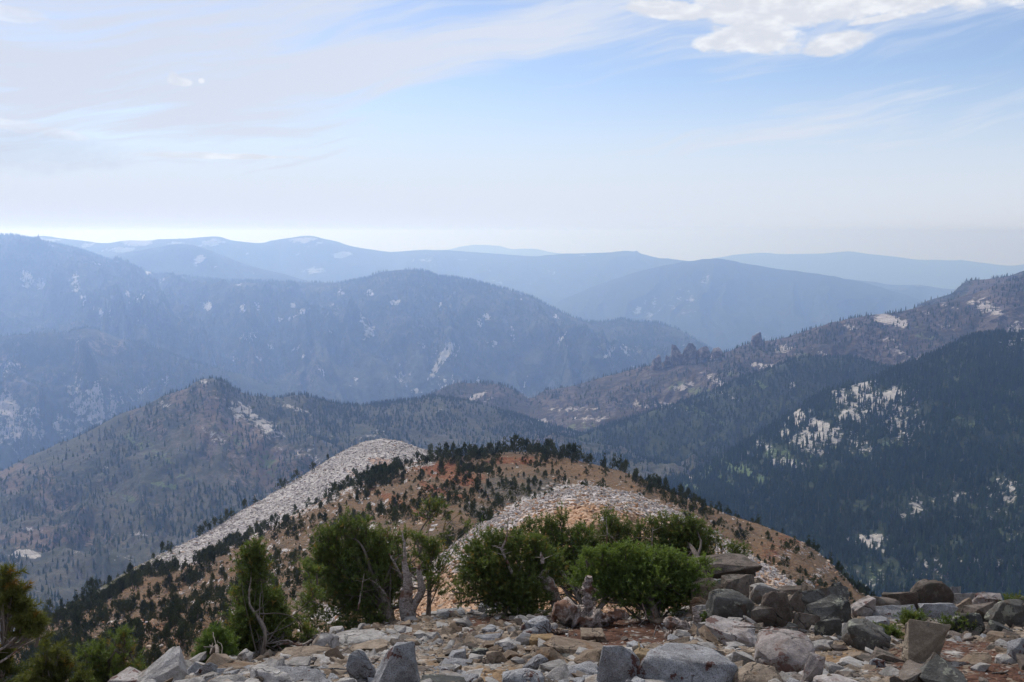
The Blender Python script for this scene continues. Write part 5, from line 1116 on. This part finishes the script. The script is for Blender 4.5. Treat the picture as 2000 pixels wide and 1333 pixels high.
pine('big_pine', 'large dense pine with a twisted dead trunk on its right side', g_at(770, 1222), [(690, 1150, 84, 64, 0, 1), (655, 1120, 44, 56, .1, .9), (715, 1100, 30, 44, .1, .9), (650, 1075, 34, 40, .2, .9), (692, 1055, 34, 34, .1, .9), (745, 1150, 62, 55, -.3, 1), (640, 1185, 46, 34, -.2, 1), (846, 1112, 26, 34, .4, .8), (768, 1080, 36, 26, .2, .7), (806, 1075, 26, 22, .3, .7), (700, 1205, 85, 24, -.4, 1), (735, 1095, 50, 40, .2, .9), (846, 1155, 18, 14, .3, .5)], 17, 1, 5800,
     leaders=((668, 1030, 1060), (700, 1018, 1060), (712, 1036, 1070), (684, 1024, 1070), (640, 1056, 1090), (628, 1078, 1110), (735, 1048, 1085), (748, 1062, 1090), (820, 1052, 1080), (838, 1070, 1100), (605, 1140, 1170), (648, 1040, 1080), (760, 1050, 1085), (615, 1105, 1130), (790, 1040, 1080)),
     bare=(([(800, 1215), (792, 1180), (797, 1140), (790, 1095)], .15, -.75), ([(795, 1150), (775, 1110), (760, 1080)], .035, -.3), ([(805, 1190), (822, 1150), (818, 1112), (822, 1105)], .07, -.75), ([(792, 1105), (790, 1070), (786, 1040)], .035, -.7), ([(800, 1120), (830, 1150), (812, 1195), (845, 1215)], .02, -.4), ([(760, 1170), (740, 1145), (720, 1130)], .015, -.6), ([(700, 1190), (705, 1160), (712, 1120)], .016, -.75)))
pine('pine', 'sparse airy pine top with bare twigs above the dead trunk', g_at(835, 1210), [(842, 1005, 20, 28, 0, .5), (865, 1040, 30, 20, 0, .45), (905, 1030, 18, 10, 0, .45), (880, 1065, 28, 14, 0, .45), (830, 1045, 22, 18, 0, .5)], 18.2, 2, 200, leaders=((836, 978, 1010), (856, 980, 1010)),
     bare=(([(800, 1100), (815, 1050), (835, 1015), (842, 1000)], .016, 0), ([(840, 1110), (850, 1060), (858, 1040)], .014, 0), ([(858, 1050), (885, 1045), (905, 1030)], .01, 0)), trunk_r=.05, limb_r=.014, twigs=20)
pine('pine', 'slender pine with open crown standing left of the large dense pine', g_at(505, 1285), [(505, 1225, 44, 38, -.15, 1), (498, 1260, 40, 22, -.2, 1), (492, 1108, 20, 28, 0, .9), (500, 1145, 22, 22, .1, .85), (474, 1185, 16, 20, 0, .6), (515, 1195, 30, 30, 0, 1), (500, 1238, 38, 26, -.1, 1), (545, 1212, 20, 18, .1, .5), (575, 1240, 30, 14, .1, .5), (530, 1265, 34, 12, 0, .8), (610, 1250, 20, 12, .2, .4), (600, 1150, 16, 24, .6, .5), (610, 1185, 16, 18, .6, .5)], 13, 3, 2900,
     leaders=((488, 1078, 1110), (504, 1088, 1120), (512, 1098, 1125)), bare=(([(560, 1280), (530, 1250), (500, 1215), (478, 1200)], .016, -.3), ([(600, 1262), (560, 1258), (530, 1262)], .02, -.5), ([(610, 1250), (585, 1262), (560, 1250), (520, 1256)], .016, -.6)), trunk_r=.03, limb_r=.011, twigs=50, L=(.08, .15))
pine('pine', 'bushy pine left of the twisted stump, branches hanging to the ground', g_at(1010, 1205), [(960, 1108, 60, 50, 0, 1), (990, 1170, 40, 34, -.2, 1), (1010, 1092, 48, 40, .1, 1), (926, 1150, 26, 28, 0, .8), (1022, 1160, 42, 40, -.3, 1), (1062, 1108, 34, 36, .2, 1), (985, 1140, 50, 40, -.2, 1), (1042, 1190, 26, 22, -.5, .8), (905, 1185, 24, 12, 0, .5)], 16.6, 4, 4800,
     leaders=((928, 1062, 1090), (958, 1060, 1080), (1010, 1050, 1070)), bare=(([(1000, 1120), (985, 1085), (978, 1068)], .03, -.4), ([(978, 1075), (990, 1050), (993, 1005)], .02, -.4), ([(882, 1155), (920, 1165), (938, 1185)], .012, -.2), ([(985, 1075), (960, 1065)], .012, -.4), ([(1060, 1100), (1056, 1078)], .035, -.9), ([(1010, 1180), (1012, 1205), (1022, 1220)], .012, -.6), ([(1022, 1185), (1028, 1205), (1035, 1225)], .012, -.6)), droop=.15)
pine('pine', 'wide grey-green pine thicket behind the front bushes', g_at(1150, 1204), [(1072, 1070, 70, 42, 0, 1), (1150, 1068, 76, 44, 0, 1), (1120, 1120, 70, 40, -.2, 1), (1225, 1070, 56, 32, 0, 1), (1290, 1070, 48, 42, 0, 1), (1110, 1100, 60, 38, -.3, 1), (1185, 1108, 60, 38, -.3, 1), (1090, 1140, 44, 26, -.3, 1), (1130, 1150, 40, 24, -.3, .9)], 19.2, 5, 6500,
     leaders=((1095, 992, 1040), (1103, 1008, 1040), (1080, 1018, 1050), (1180, 1000, 1050), (1190, 1005, 1050), (1130, 1035, 1050), (1280, 1020, 1050), (1290, 1012, 1045), (1300, 1008, 1050), (1225, 1040, 1060)), bare=(([(1183, 1075), (1186, 1045), (1184, 1010)], .018, -.3), ([(1272, 1090), (1274, 1050), (1276, 1030)], .014, -.5), ([(1215, 1070), (1195, 1050), (1185, 1040)], .012, -.4)))
pine('pine', 'thin-topped pine shoots above the capstone of the outcrop', g_at(1390, 1155), [(1340, 1055, 30, 34, 0, .8), (1325, 1085, 34, 24, 0, 1), (1392, 1092, 26, 12, .1, .6), (1435, 1098, 20, 8, .1, .5), (1350, 1090, 36, 22, 0, 1)], 19, 6, 2200,
     leaders=((1330, 1012, 1050), (1342, 1008, 1050), (1355, 1020, 1055), (1372, 1025, 1060), (1385, 1040, 1070), (1398, 1042, 1075), (1412, 1058, 1085), (1428, 1062, 1090), (1440, 1066, 1095), (1452, 1072, 1100), (1318, 1014, 1050)))
pine('pine', 'round bright green bush-like pine overhanging the red-brown litter', g_at(1285, 1215), [(1240, 1145, 66, 40, 0, 1), (1290, 1130, 50, 36, .1, 1), (1360, 1130, 34, 26, .3, .8), (1170, 1120, 40, 30, .4, .9), (1196, 1128, 40, 34, 0, 1), (1316, 1150, 46, 42, 0, 1), (1250, 1106, 60, 26, .2, 1), (1186, 1165, 34, 20, 0, .9), (1300, 1180, 46, 20, 0, .9), (1235, 1180, 44, 14, -.1, .6), (1345, 1170, 20, 26, 0, .8)], 15.4, 7, 6200, leaders=((1230, 1080, 1100), (1260, 1078, 1100), (1300, 1090, 1110)),
     bare=(([(1255, 1180), (1262, 1205), (1248, 1222)], .012, -.9), ([(1222, 1195), (1222, 1215)], .01, -.9), ([(1275, 1190), (1280, 1215), (1300, 1222)], .01, -.9)), mat=needle_mat('fresh_green_needles', (.065, .098, .024), (.16, .21, .05), (.18, .2, .05)))
# left edge: nearest pine, needles show singly
gl = place(-10, 1560, 6.6)
pine('pine', 'nearest pine cut by the left edge with yellow-green brush tips', gl, [(2, 1275, 16, 20, 0, .5), (-46, 1270, 30, 40, 0, .8), (16, 1320, 18, 16, 0, .5), (0, 1350, 50, 30, 0, .9), (-60, 1330, 60, 60, 0, 1)], 6.6, 8, 210, mat=m_ndl_y, W=.0028, nb=70, needle=.05, L=(.06, .13), twigs=40,
     leaders=((6, 1124, 1165), (18, 1148, 1200), (12, 1162, 1205), (42, 1196, 1245), (48, 1205, 1250), (24, 1170, 1200), (64, 1232, 1262)), bare=(([(-60, 1290), (0, 1270), (30, 1245)], .012, -.1), ([(-50, 1330), (0, 1295), (44, 1262)], .012, -.1), ([(-30, 1240), (2, 1210), (12, 1195)], .008, 0)), trunk_r=.06, limb_r=.014)
pine('pine', 'dark olive pine low in the bottom left corner', place(110, 1480, 9.5), [(95, 1320, 34, 22, 0, .9), (130, 1336, 34, 22, 0, .9), (70, 1345, 34, 26, 0, 1), (100, 1292, 14, 14, 0, .5)], 9.5, 9, 480, mat=m_ndl_y, leaders=((92, 1262, 1290), (110, 1270, 1300), (74, 1290, 1310)), W=.0035, nb=34, L=(.07, .14), twigs=30)
pine('pine', 'dark bushy pine left of the mottled pinkish block', place(235, 1440, 10.5), [(215, 1300, 32, 22, 0, .9), (255, 1312, 34, 22, 0, .9), (190, 1320, 36, 30, 0, 1), (240, 1262, 22, 20, 0, .7), (275, 1320, 28, 20, 0, .8), (170, 1300, 24, 20, 0, .7), (225, 1345, 60, 24, 0, 1)], 10.5, 10, 900, leaders=((243, 1236, 1265), (230, 1246, 1270), (200, 1262, 1290), (262, 1272, 1295), (176, 1272, 1300)), W=.0035, nb=30, L=(.07, .14), twigs=40)
pine('pine', 'small bright green pine between the tilted slab and the long slab', g_at(420, 1310), [(420, 1268, 26, 22, 0, 1), (440, 1290, 24, 14, 0, 1), (408, 1290, 24, 16, 0, 1), (418, 1250, 16, 14, 0, .8)], 12.2, 11, 620, leaders=((415, 1246, 1262), (430, 1250, 1268), (404, 1256, 1270), (452, 1284, 1296)), mat=needle_mat('bright_green_needles', (.055, .09, .02), (.12, .17, .04), (.15, .17, .04)), W=.0035, nb=34, L=(.06, .12), trunk_r=.03, limb_r=.01, twigs=20)
def shrub(label, u, v, ru, rv, seed, n=260):
    p = g_at(u, v); d = p[1]
    pine('shrub', label, p, [(u, v-rv*.6, ru, rv, 0, 1)], d, seed, n, mat=m_shrub, trunk_r=.012, limb_r=.006, L=(.04, .09), W=.004, nb=22, cat='shrub', needle=.04, twigs=15, trunk_pts=[p-[0, 0, .05], p+[0, 0, .04], p+[.01, 0, .1]])
shrub('low yellow-green shrub right of the blue-black boulder', 1735, 1250, 32, 12, 31)
shrub('rounder green shrub touching the left side of the tilted slab', 1784, 1228, 18, 20, 32)
shrub('dark green shrub on the right side of the tilted slab', 1866, 1240, 20, 20, 33)
shrub('green shrub on the skyline at the right edge', 1978, 1182, 28, 12, 34)
shrub('tiny green tuft in front of the blotched boulder\'s upper left', 1372, 1222, 8, 10, 35, 60)

# driftwood and stumps
def deadwood(name, label, polys, cat, mat=None, d=None, shag=0, seed=0):
    r = np.random.default_rng(seed); b = g_at(*polys[0][0][0]); d = d or b[1]
    root = bpy.data.objects.new(name, None); C.objects.link(root); root.location = Vector(b); tag(root, label, cat)
    for i, (pts, rads, flat) in enumerate(polys):
        q = wob(spline([place(u, v, d-.02*i) for u, v in pts], 34), .05, seed+i); t = Tubes(); t.add(q-b, np.array(rads)*d/F, 20, tw=1.2, lump=.95, flat=flat)
        # close the ends
        t.add(np.array([q[-1], q[-1]+(q[-1]-q[-2])*.15])-b, [rads[-1]*d/F*.9, .001], 12); t.add(np.array([q[0], q[0]+(q[0]-q[1])*.15])-b, [rads[0]*d/F*.9, .001], 12)
        if shag:
            for j in range(shag):
                s0 = q[int(r.integers(0, 22))]+r.normal(0, rads[0]*d/F*.55, 3); e = s0+np.array([r.normal()*.1, -abs(r.normal())*.05, r.uniform(-.24, .14)]); t.add(wob(spline([s0, (s0+e)/2+r.normal(0, .03, 3), e], 6), .03, j+i*50)-b, [.012, .003], 4)
        t.build('trunk' if i == 0 else 'limb', mat or m_wood, root)
    return root
deadwood('dead_log', 'thick grey-purple dead log with worn smooth side lying under the pines', [([(1158, 1222), (1135, 1205), (1105, 1195), (1080, 1190)], [34, 36, 26, 16], .8), ([(1150, 1215), (1195, 1205), (1225, 1200)], [28, 20, 8], .6), ([(1085, 1195), (1082, 1215), (1092, 1222), (1120, 1216), (1135, 1226)], [5, 4, 4, 3], 1)], 'log', seed=1, shag=6)
deadwood('twisted_stump', 'shaggy twisted dead stump leaning left beside the dead log', [([(1095, 1205), (1088, 1175), (1072, 1145), (1056, 1122)], [13, 15, 14, 8], .8), ([(1060, 1126), (1048, 1135), (1044, 1150)], [6, 5, 2], 1)], 'stump', seed=2, shag=46, d=g_at(1095, 1205)[1]-.3)
deadwood('twisted_stump', 'narrow dark dead stub standing on top of the dead log', [([(1150, 1190), (1146, 1160), (1152, 1128)], [10, 11, 6], .8)], 'stump', seed=3, shag=22, d=g_at(1158, 1222)[1]-.25)
deadwood('weathered_stump', 'weathered grooved stump with upright spike behind the biggest smooth boulder', [([(1300, 1252), (1330, 1240), (1355, 1228)], [14, 24, 16], .8), ([(1358, 1245), (1362, 1215), (1358, 1190)], [12, 7, 4], 1), ([(1300, 1222), (1312, 1215), (1330, 1222), (1350, 1240)], [10, 12, 10, 8], .9)], 'stump', seed=4, shag=14)
deadwood('exposed_root', 'long dark exposed root running left from the log to the lens-shaped slab', [([(1085, 1238), (1050, 1246), (1000, 1256), (950, 1240), (915, 1250)], [9, 8, 6, 7, 3], .6), ([(1060, 1248), (1090, 1236), (1120, 1240)], [6, 5, 2], .8), ([(1075, 1240), (1088, 1250), (1075, 1262)], [4, 3, 2], 1)], 'root', mat=m_root, seed=5, shag=8)
deadwood('fallen_branch', 'tangle of dark bare branches under the slender pine', [([(620, 1262), (585, 1250), (560, 1262), (520, 1272)], [4, 4, 3, 2], 1), ([(625, 1270), (590, 1272), (550, 1268)], [3, 3, 1.5], 1), ([(615, 1255), (600, 1238), (580, 1228)], [3, 2, 1], 1), ([(640, 1240), (600, 1262), (575, 1275)], [3, 2, 1], 1)], 'branch', mat=m_root, seed=6, shag=26)
deadwood('fallen_branch', 'thin pale stick on the red-brown litter under the bright bush', [([(1218, 1230), (1240, 1231), (1255, 1228)], [1.6, 1.4, .8], 1)], 'branch', seed=7)
deadwood('exposed_root', 'reddish exposed root in the bottom right rubble', [([(1875, 1300), (1885, 1318), (1900, 1345)], [3, 3, 4], 1), ([(1868, 1312), (1890, 1322), (1905, 1350)], [2, 2, 3], 1)], 'root', mat=m_root, seed=8)
